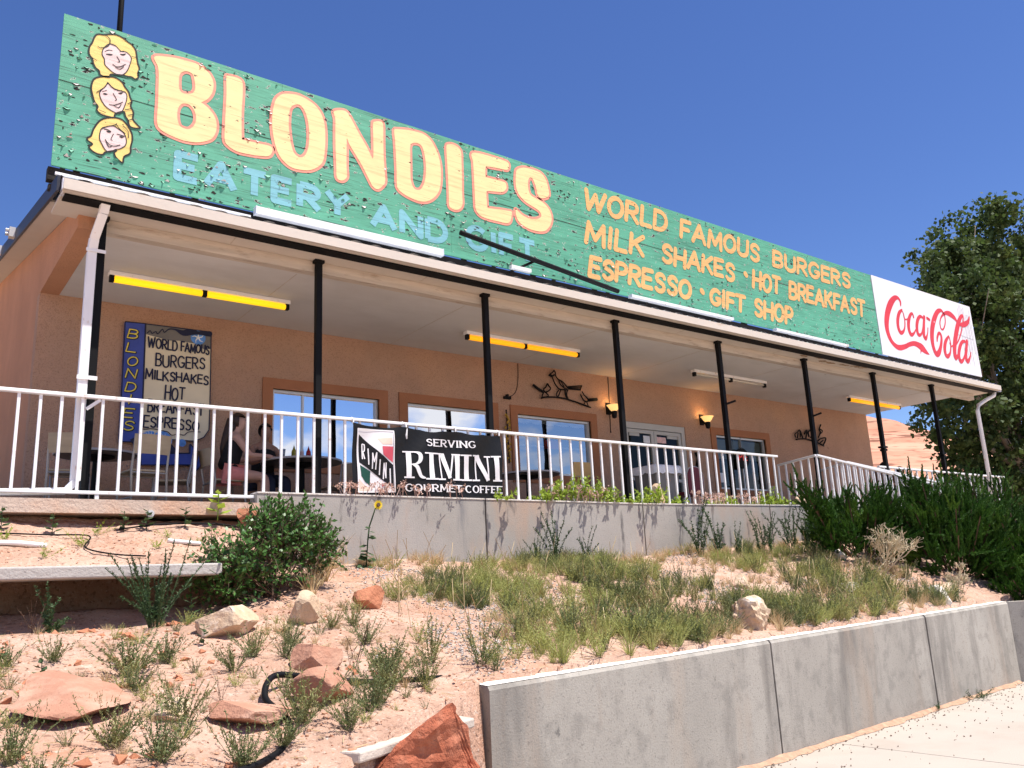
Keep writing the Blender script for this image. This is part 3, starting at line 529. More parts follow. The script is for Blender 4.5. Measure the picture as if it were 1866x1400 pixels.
# outlines of the painted lettering, in metres on their own boards: (x, z[, stroke width])
DATA = {'big':[[[[2.083,7.646],[2.138,7.677],[2.291,7.712],[2.428,7.726],[2.567,7.722],[2.678,7.669],[2.736,7.59],[2.752,7.508],[2.737,7.404],[2.691,7.314],[2.639,7.262],[2.62,7.246],[2.64,7.238],[2.706,7.197],[2.774,7.121],[2.805,7.021],[2.798,6.921],[2.758,6.825],[2.679,6.765],[2.575,6.722],[2.44,6.705],[2.285,6.728],[2.192,6.764],[2.154,6.816],[2.145,6.907],[2.147,7.072],[2.143,7.26],[2.138,7.426],[2.125,7.529],[2.102,7.575],[2.082,7.61]],[[2.403,7.569],[2.363,7.506],[2.364,7.361],[2.393,7.304],[2.456,7.302],[2.518,7.335],[2.543,7.398],[2.533,7.493],[2.509,7.571],[2.455,7.591]],[[2.4,7.15],[2.366,7.085],[2.361,6.976],[2.391,6.879],[2.454,6.857],[2.506,6.873],[2.555,6.942],[2.568,7.03],[2.543,7.119],[2.493,7.169],[2.441,7.172]]],[[[2.897,7.678],[2.932,7.703],[3.011,7.713],[3.069,7.701],[3.095,7.653],[3.098,7.489],[3.092,7.286],[3.097,7.088],[3.104,6.942],[3.109,6.919],[3.13,6.919],[3.181,6.922],[3.331,6.929],[3.435,6.936],[3.477,6.916],[3.478,6.867],[3.438,6.799],[3.334,6.769],[3.186,6.751],[3.051,6.748],[2.95,6.786],[2.904,6.845],[2.899,7.002],[2.902,7.249],[2.904,7.473]]],[[[3.523,7.609],[3.594,7.686],[3.691,7.725],[3.815,7.741],[3.966,7.706],[4.081,7.624],[4.146,7.485],[4.166,7.306],[4.161,7.094],[4.137,6.931],[4.074,6.835],[3.975,6.763],[3.864,6.732],[3.73,6.727],[3.622,6.784],[3.548,6.877],[3.498,7.026],[3.471,7.195],[3.47,7.373],[3.489,7.508]],[[3.767,7.6],[3.706,7.541],[3.683,7.442],[3.68,7.285],[3.694,7.161],[3.714,7.039],[3.752,6.936],[3.813,6.896],[3.874,6.914],[3.923,6.998],[3.946,7.135],[3.944,7.316],[3.918,7.465],[3.879,7.558],[3.829,7.607]]],[[[4.282,7.669],[4.341,7.709],[4.434,7.732],[4.487,7.702],[4.554,7.601],[4.648,7.453],[4.742,7.319],[4.821,7.179],[4.834,7.166],[4.843,7.198],[4.845,7.322],[4.843,7.513],[4.844,7.679],[4.877,7.717],[4.954,7.742],[4.993,7.712],[4.994,7.503],[4.997,7.229],[5.009,7.028],[5.014,6.88],[4.971,6.802],[4.902,6.743],[4.833,6.765],[4.78,6.845],[4.686,7.006],[4.593,7.14],[4.519,7.239],[4.486,7.296],[4.468,7.342],[4.462,7.316],[4.46,7.141],[4.459,6.943],[4.466,6.813],[4.427,6.75],[4.368,6.728],[4.323,6.761],[4.316,6.903],[4.305,7.163],[4.302,7.427],[4.302,7.561],[4.286,7.623]]],[[[5.167,7.69],[5.215,7.709],[5.362,7.745],[5.51,7.761],[5.635,7.758],[5.735,7.704],[5.808,7.605],[5.862,7.477],[5.889,7.317],[5.883,7.126],[5.853,6.976],[5.786,6.866],[5.684,6.776],[5.559,6.733],[5.426,6.74],[5.294,6.775],[5.212,6.822],[5.187,6.895],[5.187,7.1],[5.179,7.327],[5.17,7.534],[5.16,7.636]],[[5.444,7.569],[5.406,7.51],[5.403,7.392],[5.402,7.217],[5.402,7.043],[5.424,6.946],[5.465,6.893],[5.539,6.901],[5.59,6.966],[5.63,7.081],[5.647,7.25],[5.638,7.389],[5.616,7.501],[5.58,7.574],[5.518,7.591]]],[[[5.994,7.691],[6.032,7.73],[6.111,7.746],[6.19,7.73],[6.238,7.671],[6.241,7.513],[6.239,7.269],[6.232,7.027],[6.234,6.872],[6.194,6.791],[6.127,6.749],[6.05,6.75],[6.006,6.792],[6.006,6.969],[6.001,7.205],[5.996,7.443],[5.99,7.586]]],[[[6.42,7.688],[6.464,7.724],[6.588,7.743],[6.79,7.75],[6.994,7.751],[7.078,7.735],[7.087,7.675],[7.058,7.621],[6.999,7.604],[6.832,7.587],[6.692,7.568],[6.66,7.55],[6.65,7.469],[6.653,7.397],[6.696,7.392],[6.822,7.398],[6.975,7.4],[7.019,7.377],[7.019,7.31],[6.98,7.255],[6.914,7.221],[6.787,7.199],[6.673,7.176],[6.653,7.137],[6.654,7.028],[6.661,6.92],[6.723,6.918],[6.874,6.939],[7.027,6.954],[7.098,6.954],[7.086,6.868],[7.056,6.789],[6.99,6.751],[6.839,6.744],[6.64,6.741],[6.519,6.766],[6.456,6.837],[6.448,6.943],[6.446,7.16],[6.443,7.379],[6.439,7.566],[6.418,7.638]]],[[[7.215,7.624],[7.251,7.68],[7.347,7.732],[7.469,7.752],[7.619,7.752],[7.714,7.731],[7.791,7.652],[7.824,7.531],[7.838,7.441],[7.813,7.382],[7.741,7.335],[7.658,7.32],[7.606,7.359],[7.585,7.457],[7.551,7.553],[7.514,7.607],[7.466,7.594],[7.434,7.522],[7.434,7.406],[7.469,7.323],[7.547,7.292],[7.641,7.275],[7.747,7.232],[7.825,7.158],[7.858,7.051],[7.836,6.942],[7.774,6.847],[7.688,6.782],[7.538,6.754],[7.379,6.763],[7.251,6.806],[7.19,6.87],[7.169,6.954],[7.172,7.011],[7.21,6.998],[7.312,6.944],[7.443,6.93],[7.565,6.953],[7.642,7.0],[7.652,7.048],[7.615,7.096],[7.523,7.131],[7.379,7.175],[7.265,7.249],[7.211,7.337],[7.196,7.458]]]],'pinkw':[0.062,0.0639,0.0678,0.0673,0.0679,0.0679,0.0693,0.0739],'words':[['eat',['EATERY',2.347,4.522,6.198,6.209,0.376]],['eat',['AND',4.781,5.979,6.184,6.173,0.374]],['eat',['GIFT',6.258,7.537,6.204,6.194,0.395]],['wf',['WORLD',8.516,10.522,7.325,7.355,0.412]],['wf',['FAMOUS',10.734,13.014,7.325,7.317,0.398]],['wf',['BURGERS',13.309,16.032,7.322,7.338,0.38]],['wf',['MILK',8.492,9.906,6.766,6.779,0.423]],['wf',['SHAKES',10.199,12.204,6.78,6.79,0.388]],['wf',['HOT',12.602,13.555,6.76,6.763,0.398]],['wf',['BREAKFAST',13.704,16.451,6.753,6.775,0.405]],['wf',['ESPRESSO',8.512,10.967,6.22,6.228,0.39]],['wf',['GIFT',11.339,12.405,6.231,6.218,0.36]],['wf',['SHOP',12.553,13.834,6.2,6.225,0.393]],['dot',[12.456,7.016]],['dot',[11.18,6.46]]],'coke':[[[17.874,7.309,0.045],[17.88,7.408,0.0709],[17.793,7.475,0.0835],[17.645,7.434,0.1275],[17.449,7.281,0.1731],[17.273,7.058,0.18],[17.165,6.828,0.1719],[17.138,6.633,0.1526],[17.187,6.471,0.1342],[17.287,6.359,0.1162],[17.439,6.295,0.1232],[17.593,6.299,0.1242],[17.802,6.355,0.1069],[17.978,6.422,0.1017],[18.191,6.473,0.1158],[18.387,6.456,0.156],[18.535,6.41,0.1899],[18.678,6.341,0.1119],[18.797,6.302,0.0198]],[[18.454,6.41,0.1173],[18.45,6.344,0.052],[18.411,6.27,0.0129]],[[17.893,7.209,0.0514],[17.756,7.114,0.0955],[17.65,6.946,0.1136],[17.619,6.769,0.113],[17.677,6.659,0.1068],[17.788,6.682,0.0758],[17.889,6.787,0.0509],[17.943,6.948,0.0448],[17.934,7.121,0.0385],[17.883,7.2,0.0321]],[[17.934,7.121,0.0321],[17.947,7.014,0.0321],[18.054,7.015,0.0322],[18.139,7.077,0.0324]],[[18.362,7.112,0.0525],[18.333,7.192,0.0591],[18.23,7.142,0.0849],[18.109,6.973,0.1165],[18.067,6.792,0.1158],[18.12,6.676,0.1094],[18.251,6.714,0.0583],[18.39,6.84,0.0327]],[[18.768,7.169,0.0672],[18.654,7.176,0.0801],[18.516,7.058,0.1059],[18.431,6.868,0.1116],[18.454,6.717,0.0983],[18.603,6.765,0.0528],[18.752,6.983,0.0468]],[[18.852,7.2,0.0878],[18.769,6.986,0.1004],[18.698,6.752,0.1129],[18.758,6.668,0.0931],[18.874,6.8,0.0402],[18.935,6.943,0.0337]],[[18.973,7.185,0.0747],[19.068,7.166,0.075]],[[19.799,7.431,0.0569],[19.709,7.493,0.078],[19.511,7.419,0.1263],[19.291,7.201,0.159],[19.131,6.95,0.1637],[19.047,6.713,0.1555],[19.043,6.511,0.1346],[19.119,6.355,0.1347],[19.263,6.407,0.1359],[19.405,6.583,0.103],[19.499,6.777,0.09],[19.481,6.883,0.0831],[19.394,6.88,0.0759],[19.304,6.772,0.0685],[19.264,6.676,0.0409]],[[19.742,7.484,0.0426],[19.839,7.379,0.0427],[19.799,7.187,0.0425],[19.657,7.023,0.042],[19.551,7.03,0.0418],[19.553,7.173,0.0419],[19.669,7.329,0.0493],[19.885,7.452,0.0858],[20.113,7.465,0.1447],[20.297,7.409,0.124],[20.389,7.343,0.0731]],[[19.86,6.881,0.0494],[19.68,6.734,0.1047],[19.575,6.561,0.1246],[19.566,6.401,0.1173],[19.66,6.368,0.1039],[19.806,6.478,0.0629],[19.893,6.672,0.0493],[19.888,6.832,0.0424],[19.86,6.881,0.0353]],[[19.862,6.713,0.0352],[19.904,6.639,0.0352],[20.032,6.691,0.0355]],[[20.752,7.531,0.0747],[20.62,7.455,0.1112],[20.42,7.235,0.161],[20.21,6.924,0.1656],[20.055,6.625,0.1563],[20.011,6.39,0.1411],[20.122,6.427,0.0851],[20.249,6.535,0.0357]],[[20.752,7.531,0.0523],[20.758,7.453,0.0447],[20.589,7.166,0.0441],[20.374,6.9,0.0435],[20.18,6.729,0.0357]],[[21.093,7.549,0.038],[20.975,7.403,0.1055],[20.753,7.305,0.134],[20.545,7.266,0.0809]],[[20.636,6.862,0.0733],[20.496,6.831,0.0874],[20.332,6.685,0.1153],[20.213,6.485,0.1213],[20.231,6.326,0.1211],[20.383,6.373,0.0718],[20.592,6.603,0.051]],[[20.745,6.882,0.1033],[20.628,6.655,0.1169],[20.541,6.457,0.1233],[20.599,6.36,0.1088],[20.758,6.485,0.0586],[20.841,6.613,0.0368]]],'hair':[[[1.488,7.703],[1.458,7.657],[1.441,7.582],[1.417,7.519],[1.417,7.437],[1.453,7.384],[1.467,7.335],[1.492,7.29],[1.526,7.269],[1.539,7.227],[1.578,7.214],[1.638,7.229],[1.649,7.266],[1.769,7.296],[1.814,7.298],[1.859,7.307],[1.894,7.292],[1.927,7.325],[1.919,7.377],[1.933,7.437],[1.912,7.499],[1.897,7.577],[1.881,7.654],[1.838,7.708],[1.802,7.722],[1.743,7.755],[1.674,7.769],[1.608,7.75],[1.548,7.719]],[[1.479,7.139],[1.531,7.19],[1.616,7.228],[1.693,7.241],[1.762,7.212],[1.799,7.157],[1.836,7.115],[1.856,7.054],[1.876,7.007],[1.867,6.95],[1.9,6.88],[1.898,6.799],[1.946,6.747],[1.977,6.716],[1.915,6.697],[1.869,6.709],[1.849,6.77],[1.819,6.813],[1.799,6.86],[1.719,6.808],[1.71,6.759],[1.645,6.751],[1.59,6.753],[1.556,6.768],[1.533,6.8],[1.541,6.842],[1.506,6.883],[1.479,6.966],[1.464,7.04]],[[1.563,6.666],[1.624,6.724],[1.721,6.762],[1.799,6.754],[1.859,6.693],[1.896,6.625],[1.906,6.548],[1.894,6.465],[1.893,6.386],[1.834,6.33],[1.827,6.256],[1.794,6.266],[1.748,6.305],[1.734,6.353],[1.754,6.378],[1.648,6.328],[1.629,6.297],[1.586,6.284],[1.521,6.304],[1.486,6.345],[1.516,6.386],[1.472,6.411],[1.464,6.441],[1.499,6.477],[1.516,6.56]]],'face':[[[1.553,7.543],[1.604,7.624],[1.671,7.63],[1.73,7.583],[1.786,7.593],[1.841,7.542],[1.829,7.441],[1.8,7.348],[1.747,7.29],[1.679,7.291],[1.622,7.324],[1.58,7.363],[1.571,7.428],[1.546,7.473]],[[1.552,7.018],[1.602,7.102],[1.627,7.144],[1.69,7.099],[1.803,7.097],[1.823,7.03],[1.806,6.93],[1.783,6.855],[1.751,6.818],[1.695,6.827],[1.627,6.857],[1.581,6.908],[1.555,6.966]],[[1.59,6.583],[1.631,6.622],[1.705,6.658],[1.762,6.636],[1.819,6.601],[1.846,6.53],[1.838,6.462],[1.786,6.407],[1.743,6.388],[1.691,6.34],[1.647,6.353],[1.611,6.407],[1.58,6.476]]],'ink':[[[1.571,7.52,0.006],[1.608,7.551,0.0085],[1.644,7.556,0.0061]],[[1.589,7.492,0.0109],[1.622,7.499,0.0207],[1.646,7.508,0.0097]],[[1.73,7.545,0.0111],[1.755,7.547,0.021],[1.779,7.568,0.0099]],[[1.719,7.572,0.0061],[1.758,7.596,0.0074]],[[1.695,7.501,0.0086],[1.726,7.451,0.0086],[1.707,7.441,0.0073]],[[1.66,7.39,0.0097],[1.697,7.376,0.0097],[1.741,7.395,0.0098],[1.786,7.439,0.0086]],[[1.688,7.366,0.0085],[1.732,7.357,0.0098],[1.769,7.402,0.0086]],[[1.565,7.719,0.0085],[1.611,7.689,0.0098],[1.61,7.62,0.0097],[1.573,7.572,0.0097],[1.52,7.544,0.0084],[1.497,7.556,0.006]],[[1.614,7.635,0.0085],[1.671,7.63,0.0098]],[[1.452,7.397,0.0071],[1.497,7.38,0.0072]],[[1.897,7.563,0.0075],[1.846,7.558,0.0075]],[[1.586,7.005,0.0095],[1.603,7.009,0.0214],[1.624,7.013,0.0095]],[[1.737,7.065,0.0097],[1.755,7.067,0.0218],[1.775,7.084,0.0097]],[[1.573,7.028,0.0059],[1.616,7.056,0.0072]],[[1.724,7.09,0.006],[1.768,7.108,0.0061]],[[1.683,7.042,0.0084],[1.72,6.981,0.0084],[1.707,6.966,0.0072]],[[1.652,6.899,0.0083],[1.702,6.906,0.0096],[1.766,6.954,0.0085],[1.783,6.972,0.0073]],[[1.702,6.898,0.0084],[1.747,6.889,0.0096],[1.769,6.937,0.0084]],[[1.621,7.155,0.0096],[1.592,7.085,0.0095],[1.52,7.0,0.0083]],[[1.621,7.155,0.0096],[1.69,7.103,0.0096],[1.802,7.101,0.0085]],[[1.835,6.966,0.0085],[1.876,7.004,0.0086]],[[1.812,6.885,0.0085],[1.875,6.919,0.0085]],[[1.849,6.83,0.0085],[1.897,6.859,0.0085]],[[1.855,6.771,0.0097],[1.893,6.797,0.0097]],[[1.554,6.8,0.0071],[1.621,6.789,0.0071]],[[1.621,6.593,0.0094],[1.654,6.596,0.0106],[1.687,6.584,0.0083]],[[1.749,6.573,0.0083],[1.788,6.572,0.0095],[1.83,6.57,0.0084]],[[1.646,6.577,0.0094],[1.664,6.574,0.0212],[1.683,6.575,0.0094]],[[1.778,6.551,0.0095],[1.796,6.551,0.0215],[1.815,6.558,0.0096]],[[1.713,6.562,0.0083],[1.693,6.497,0.0082],[1.706,6.485,0.0071]],[[1.637,6.474,0.0094],[1.675,6.429,0.0094],[1.73,6.422,0.0094],[1.785,6.454,0.0083]],[[1.647,6.451,0.0082],[1.677,6.398,0.0094],[1.71,6.421,0.0082]],[[1.59,6.583,0.0082],[1.652,6.635,0.0083],[1.716,6.668,0.0083],[1.738,6.695,0.0072]],[[1.737,6.681,0.0083],[1.773,6.639,0.0084],[1.83,6.604,0.0084]],[[1.803,6.689,0.0072],[1.856,6.639,0.0072],[1.866,6.563,0.0072]]],'inkw':0.0168,'bird':[[[9.331,4.853,0.029],[9.494,4.886,0.0293],[9.713,4.902,0.0297],[9.955,4.887,0.0301],[10.223,4.842,0.0306],[10.494,4.787,0.031]],[[9.651,5.394,0.0259],[9.687,5.375,0.026],[9.699,5.298,0.0259],[9.75,5.242,0.026],[9.847,5.209,0.0261],[9.931,5.139,0.0262],[9.977,5.096,0.0263]],[[9.58,5.316,0.0258],[9.619,5.254,0.0258],[9.656,5.171,0.0258],[9.706,5.107,0.0258],[9.769,5.061,0.0259],[9.858,5.061,0.026],[9.938,5.087,0.0262]],[[9.541,5.301,0.0356],[9.599,5.283,0.0357],[9.667,5.315,0.0359]],[[9.674,5.4,0.024],[9.626,5.356,0.0239],[9.569,5.318,0.0238]],[[9.76,5.235,0.022],[9.798,5.151,0.022],[9.904,5.083,0.0221],[9.974,5.061,0.0222]],[[9.804,5.222,0.02],[9.884,5.108,0.0201]],[[9.975,5.126,0.0222],[10.309,5.179,0.0227]],[[9.983,5.086,0.0222],[10.279,5.095,0.0226]],[[10.309,5.179,0.0227],[10.263,5.094,0.0226]],[[9.973,5.108,0.0162],[10.295,5.147,0.0165]],[[9.972,5.096,0.0161],[10.281,5.117,0.0165]],[[9.769,5.061,0.0219],[9.691,4.966,0.0218],[9.713,4.902,0.0218]],[[9.802,5.055,0.022],[9.756,4.972,0.0219],[9.718,4.908,0.0218]],[[9.902,5.057,0.0321],[9.902,4.969,0.0321],[9.945,4.9,0.0321]],[[9.958,5.063,0.0282],[9.929,4.972,0.0281],[9.961,4.902,0.0281]],[[9.166,5.075,0.05],[9.268,5.018,0.0502],[9.376,4.972,0.0505]],[[9.397,5.04,0.0273],[9.414,4.976,0.0272],[9.502,4.995,0.0274],[9.56,5.053,0.0275],[9.52,5.096,0.0275],[9.49,5.132,0.0275],[9.449,5.062,0.0274],[9.397,5.031,0.0273]],[[9.392,4.962,0.0233],[9.354,4.878,0.0232],[9.429,4.885,0.0233]],[[9.436,4.971,0.0234],[9.501,4.916,0.0234],[9.451,4.887,0.0234]],[[10.311,5.072,0.0247],[10.352,5.014,0.0247],[10.396,4.983,0.0248],[10.454,4.931,0.0248]],[[10.265,5.014,0.0287],[10.311,4.939,0.0287],[10.364,4.891,0.0288],[10.439,4.898,0.0289]],[[10.46,4.925,0.0621],[10.662,4.955,0.0629]],[[10.368,4.882,0.0226],[10.337,4.839,0.0226]],[[10.409,4.877,0.0227],[10.44,4.809,0.0227]]],'bird2':[[[16.728,4.603,0.0337],[16.988,4.638,0.0342],[17.257,4.629,0.0346],[17.496,4.598,0.035],[17.79,4.52,0.0355]],[[16.723,4.647,0.0289],[16.71,4.728,0.029],[16.807,4.771,0.0291],[16.916,4.837,0.0293],[16.905,4.669,0.0292]],[[16.935,4.817,0.0342],[16.991,4.653,0.0342]],[[16.833,4.755,0.034],[16.781,4.642,0.0338]],[[17.072,4.753,0.0344],[17.191,4.857,0.0347],[17.113,4.661,0.0344]],[[17.243,4.701,0.0396],[17.234,4.802,0.0397],[17.339,4.868,0.0399],[17.464,4.874,0.0402],[17.472,4.744,0.0401],[17.302,4.692,0.0397]],[[17.778,5.028,0.0358],[17.689,4.909,0.0356],[17.719,4.836,0.0356],[17.614,4.713,0.0353]],[[17.693,4.928,0.0305],[17.813,4.877,0.0306],[17.694,4.793,0.0304]],[[17.563,4.621,0.0352],[17.702,4.686,0.0354],[17.904,4.718,0.0358],[17.85,4.621,0.0357],[17.762,4.537,0.0354]],[[17.613,4.565,0.0302],[17.789,4.654,0.0305]]],'shield':[['w',[[4.487,3.501],[4.949,3.501],[4.97,2.78],[4.502,2.766]]],['k',[[4.505,3.435],[4.948,3.098],[4.953,2.821],[4.515,3.111]]],['r',[[4.801,3.312],[4.943,3.314],[4.944,3.127],[4.815,3.213]]],['g',[[4.523,3.081],[4.653,3.007],[4.652,2.842],[4.59,2.883],[4.539,2.953]]],['r',[[4.808,2.881],[4.845,2.856],[4.807,2.832]]],['t',[[4.511,2.921],[4.544,2.882],[4.606,2.833],[4.657,2.824],[4.657,2.775],[4.507,2.77]]],['t',[[4.738,3.401],[4.927,3.424],[4.931,3.339],[4.807,3.333]]]],'shieldtext':[[[4.55,3.326,0.0142],[4.554,3.149,0.0141]],[[4.55,3.326,0.0142],[4.579,3.319,0.0142],[4.582,3.286,0.0142],[4.578,3.246,0.0142],[4.557,3.234,0.0142]],[[4.561,3.235,0.0142],[4.581,3.151,0.0141]],[[4.624,3.276,0.0143],[4.63,3.086,0.0142]],[[4.676,3.039,0.0142],[4.678,3.223,0.0143],[4.698,3.123,0.0143],[4.727,3.229,0.0144],[4.719,3.033,0.0143]],[[4.773,3.155,0.0144],[4.771,2.973,0.0143]],[[4.822,2.925,0.0143],[4.828,3.111,0.0144],[4.854,2.943,0.0144],[4.855,3.121,0.0145]],[[4.908,3.054,0.0145],[4.91,2.865,0.0144]]],'rimini':[[[5.151,3.266,0.069],[5.149,2.954,0.0683]],[[5.07,3.262,0.016],[5.214,3.266,0.0162]],[[5.084,2.954,0.0181],[5.226,2.957,0.0183]],[[5.165,3.263,0.0138],[5.251,3.266,0.0186],[5.306,3.243,0.0513],[5.314,3.194,0.0582],[5.292,3.15,0.0418],[5.242,3.121,0.0185],[5.168,3.111,0.0137]],[[5.205,3.113,0.0253],[5.26,3.089,0.0508],[5.293,3.026,0.0531],[5.325,2.974,0.0416],[5.386,2.958,0.0163]],[[5.476,3.268,0.071],[5.483,2.953,0.0703]],[[5.378,3.264,0.0164],[5.565,3.268,0.0167]],[[5.392,2.949,0.0186],[5.569,2.953,0.0189]],[[5.598,3.264,0.0167],[5.614,2.951,0.0166]],[[5.636,3.263,0.0696],[5.738,2.968,0.0528]],[[5.798,3.268,0.0219],[5.738,2.968,0.0216]],[[5.856,3.269,0.0685],[5.855,2.956,0.0678]],[[5.563,3.267,0.0167],[5.668,3.267,0.0168]],[[5.568,2.949,0.0189],[5.671,2.952,0.019]],[[5.779,3.268,0.017],[5.904,3.268,0.0172]],[[5.785,2.953,0.0192],[5.921,2.957,0.0195]],[[5.992,3.269,0.0718],[5.998,2.961,0.0711]],[[5.909,3.265,0.0172],[6.073,3.27,0.0174]],[[5.919,2.955,0.0195],[6.079,2.959,0.0197]],[[6.133,3.27,0.0175],[6.141,2.959,0.0174]],[[6.149,3.271,0.0702],[6.324,2.963,0.0554]],[[6.319,3.269,0.0203],[6.33,2.963,0.0202]],[[6.092,3.271,0.0175],[6.194,3.272,0.0176]],[[6.085,2.957,0.0197],[6.195,2.961,0.0199]],[[6.269,3.266,0.0177],[6.364,3.268,0.0179]],[[6.454,3.276,0.0747],[6.475,2.969,0.0741]],[[6.374,3.272,0.0179],[6.525,3.279,0.0181]],[[6.401,2.964,0.0203],[6.548,2.969,0.0205]]],'bwords':[['SERVING',5.406,6.132,3.349,3.361,0.099],['GOURMET',5.101,5.919,2.784,2.794,0.1],['COFFEE',5.969,6.542,2.793,2.803,0.101]],'menu':[['WORLD',2.723,3.113,4.885,4.885,0.159],['FAMOUS',3.144,3.532,4.889,4.893,0.146],['BURGERS',2.831,3.48,4.649,4.684,0.185],['MILKSHAKES',2.715,3.535,4.463,4.471,0.149],['HOT',2.967,3.233,4.214,4.229,0.197],['BREAKFAST',2.763,3.488,4.036,4.038,0.177],['ESPRESSO',2.72,3.435,3.831,3.823,0.168]],'vert':[['B',2.543,5.051],['L',2.536,4.866],['O',2.555,4.685],['N',2.549,4.522],['D',2.553,4.342],['I',2.55,4.181],['E',2.543,4.002],['S',2.554,3.839]],'menupoly':{'strip':[[2.437,5.204],[2.685,5.214],[2.712,3.698],[2.686,3.642],[2.453,3.627]],'cream':[[2.691,5.212],[3.543,5.223],[3.563,4.141],[3.561,3.858],[3.497,3.752],[3.376,3.693],[2.717,3.699]]},'menumisc':{'flower1':[[2.713,3.719],[2.749,3.768],[2.811,3.789],[2.867,3.776],[2.864,3.687],[2.835,3.627],[2.771,3.648]],'flower2':[[2.869,3.738],[2.922,3.789],[3.019,3.787],[3.087,3.719],[3.083,3.634],[3.004,3.587],[2.916,3.598],[2.873,3.663]],'vine':[[2.708,3.811,0.0113],[2.763,3.807,0.0114],[2.825,3.82,0.0098],[2.889,3.816,0.0115],[2.954,3.804,0.0099],[3.035,3.792,0.0116],[3.085,3.753,0.01],[3.166,3.776,0.01],[3.241,3.764,0.0118],[3.297,3.811,0.0102],[3.447,3.822,0.0103]],'arrow':[[2.71,3.61],[2.776,3.556],[2.873,3.503],[3.325,3.529],[3.324,3.649],[3.55,3.459],[3.385,3.267],[3.377,3.377],[2.724,3.346]],'grey':[[2.691,5.212],[3.543,5.223],[3.542,4.981],[3.451,4.969],[3.323,5.031],[3.125,5.043],[3.004,5.027],[2.698,5.074]],'scroll':[[2.715,5.089,0.0122],[2.749,5.126,0.0123],[2.774,5.091,0.0123],[2.82,5.124,0.0123],[2.845,5.095,0.0124],[2.901,5.168,0.0124],[2.927,5.127,0.0124],[2.985,5.181,0.0175],[3.069,5.187,0.0252],[3.169,5.155,0.0762],[3.267,5.183,0.0897],[3.367,5.184,0.0516],[3.519,5.193,0.0784]],'star':[[3.37,5.118],[3.47,5.132]]},'lightsx':[]}
# ------------------------------------------------------------------ roof signs
YS = 9.1
c_green = (.10,.37,.245)
M_sg = sign_paint('green_sign_paint', c_green, 1.0)
M_sy = sign_paint('cream_letter_paint', (.86,.66,.33), .05, .05)
M_sp = sign_paint('coral_outline_paint', (.80,.30,.22), .2, .06)
M_sb = sign_paint('pale_blue_paint', (.19,.46,.53), .5, .10)
M_so = sign_paint('orange_letter_paint', (.76,.42,.16), .3, .07)
M_face = sign_paint('face_paint', (.78,.60,.58), .0, .05)
M_hair = sign_paint('yellow_hair_paint', (.84,.62,.20), .0, .06)
M_ink = mat('ink_paint', (.012,.012,.014), .6, .2)
M_cw = mat('white_sign_paint', (.74,.73,.77), .5, .04, 1, .1, 8, .35, layers=(((.50,.50,.52), (1.5,1,.5), .62,.78,.35), ((.1,.1,.1), (14,1,9), .76,.79,.8)))
M_cr = mat('red_script_paint', (.62,.045,.06), .5, .10, 4, layers=(((.74,.70,.72), (6,1,10), .68,.74,.6),))
SG = thing('roof_sign', 'long peeling green painted board with big cream lettering standing on the roof', 'sign', (9,9.1,6.05))
b = MB(); XS = [1.15,3.59,6.03,8.47,10.91,13.35,15.79,16.81]
for i in range(7):
    for z0,z1 in ((6.05,7.028),(7.034,7.828)):
        dx = random.uniform(-.004,.004)
        b.box(XS[i]+.0012,XS[i+1]-.0012,YS+.0003*i,YS+.02,z0+random.uniform(-.006,.006) if z0 < 6.5 else z0,z1)
b.build('board', M_sg, SG)
MB().box(1.17,16.79,YS+.021,YS+.03,6.08,7.81).build('backing', M_dark, SG)
fr = MB()
for x in np.arange(1.4,21.2,1.22): fr.box(x-.03,x+.03,YS+.05,YS+.11,5.8,7.75); fr.bar((x,YS+.09,7.4),(x,YS+1.5,ROOF(YS+1.5)),.05)
fr.box(1.13,21.22,YS+.032,YS+.13,5.90,6.04); fr.box(1.15,21.2,YS+.05,YS+.12,5.80,5.86)
fr.build('frame', M_dark, SG)
for L_,pw in zip(DATA['big'],DATA['pinkw']):
    pk = Flat(YS-.003); ye = Flat(YS-.006); LS = [catmull(l,4,True) for l in L_]
    for l in LS: pk.ribbon([(p[0],p[1],pw) for p in l], closed=True, round_=False)
    ye.fill([[(p[0],p[1]) for p in l] for l in LS])
    lt_ = ye.build('letter', M_sy, SG); pk.build('letter_outline', M_sp, lt_)
for k,wd in DATA['words']:
    wf_ = Flat(YS-.003)
    if k == 'dot':
        wf_.disc(wd[0],wd[1],.055); wf_.disc(wd[0]+.02,wd[1]-.02,.05); wf_.build('dot', M_so, SG); continue
    t,x0,x1,z0,z1,h = wd
    if k == 'eat': lay_text(wf_,t,x0,x1,z0,z1,h,.088,gap=.26,round_=False)
    else: lay_text(wf_,t,x0,x1,z0,z1,h,.084,slant=.20,gap=.24,jit=.05)
    wf_.build('word_lettering', M_sb if k == 'eat' else M_so, SG)
for k,(a_,b_) in enumerate(zip(DATA['hair'],DATA['face'])):
    hr = Flat(YS-.0035); fc = Flat(YS-.005); ik = Flat(YS-.0065)
    c = catmull(a_,3,True); hr.fill([[(p[0],p[1]) for p in c]]); ik.ribbon([(p[0],p[1],DATA['inkw']*1.05) for p in c], closed=True, round_=False)
    c = catmull(b_,3,True); fc.fill([[(p[0],p[1]) for p in c]]); ik.ribbon([(p[0],p[1],DATA['inkw']*.6) for p in c], closed=True, round_=False)
    zc = [sum(p[1] for p in h)/len(h) for h in DATA['hair']]
    for s_ in DATA['ink']:
        if min(range(3), key=lambda j: abs(zc[j]-s_[0][1])) == k: ik.ribbon([tuple(p) for p in catmull(s_,3)])
    hd_ = hr.build('painted_head', M_hair, SG); fc.build('painted_face', M_face, hd_); ik.build('ink_lines', M_ink, hd_)
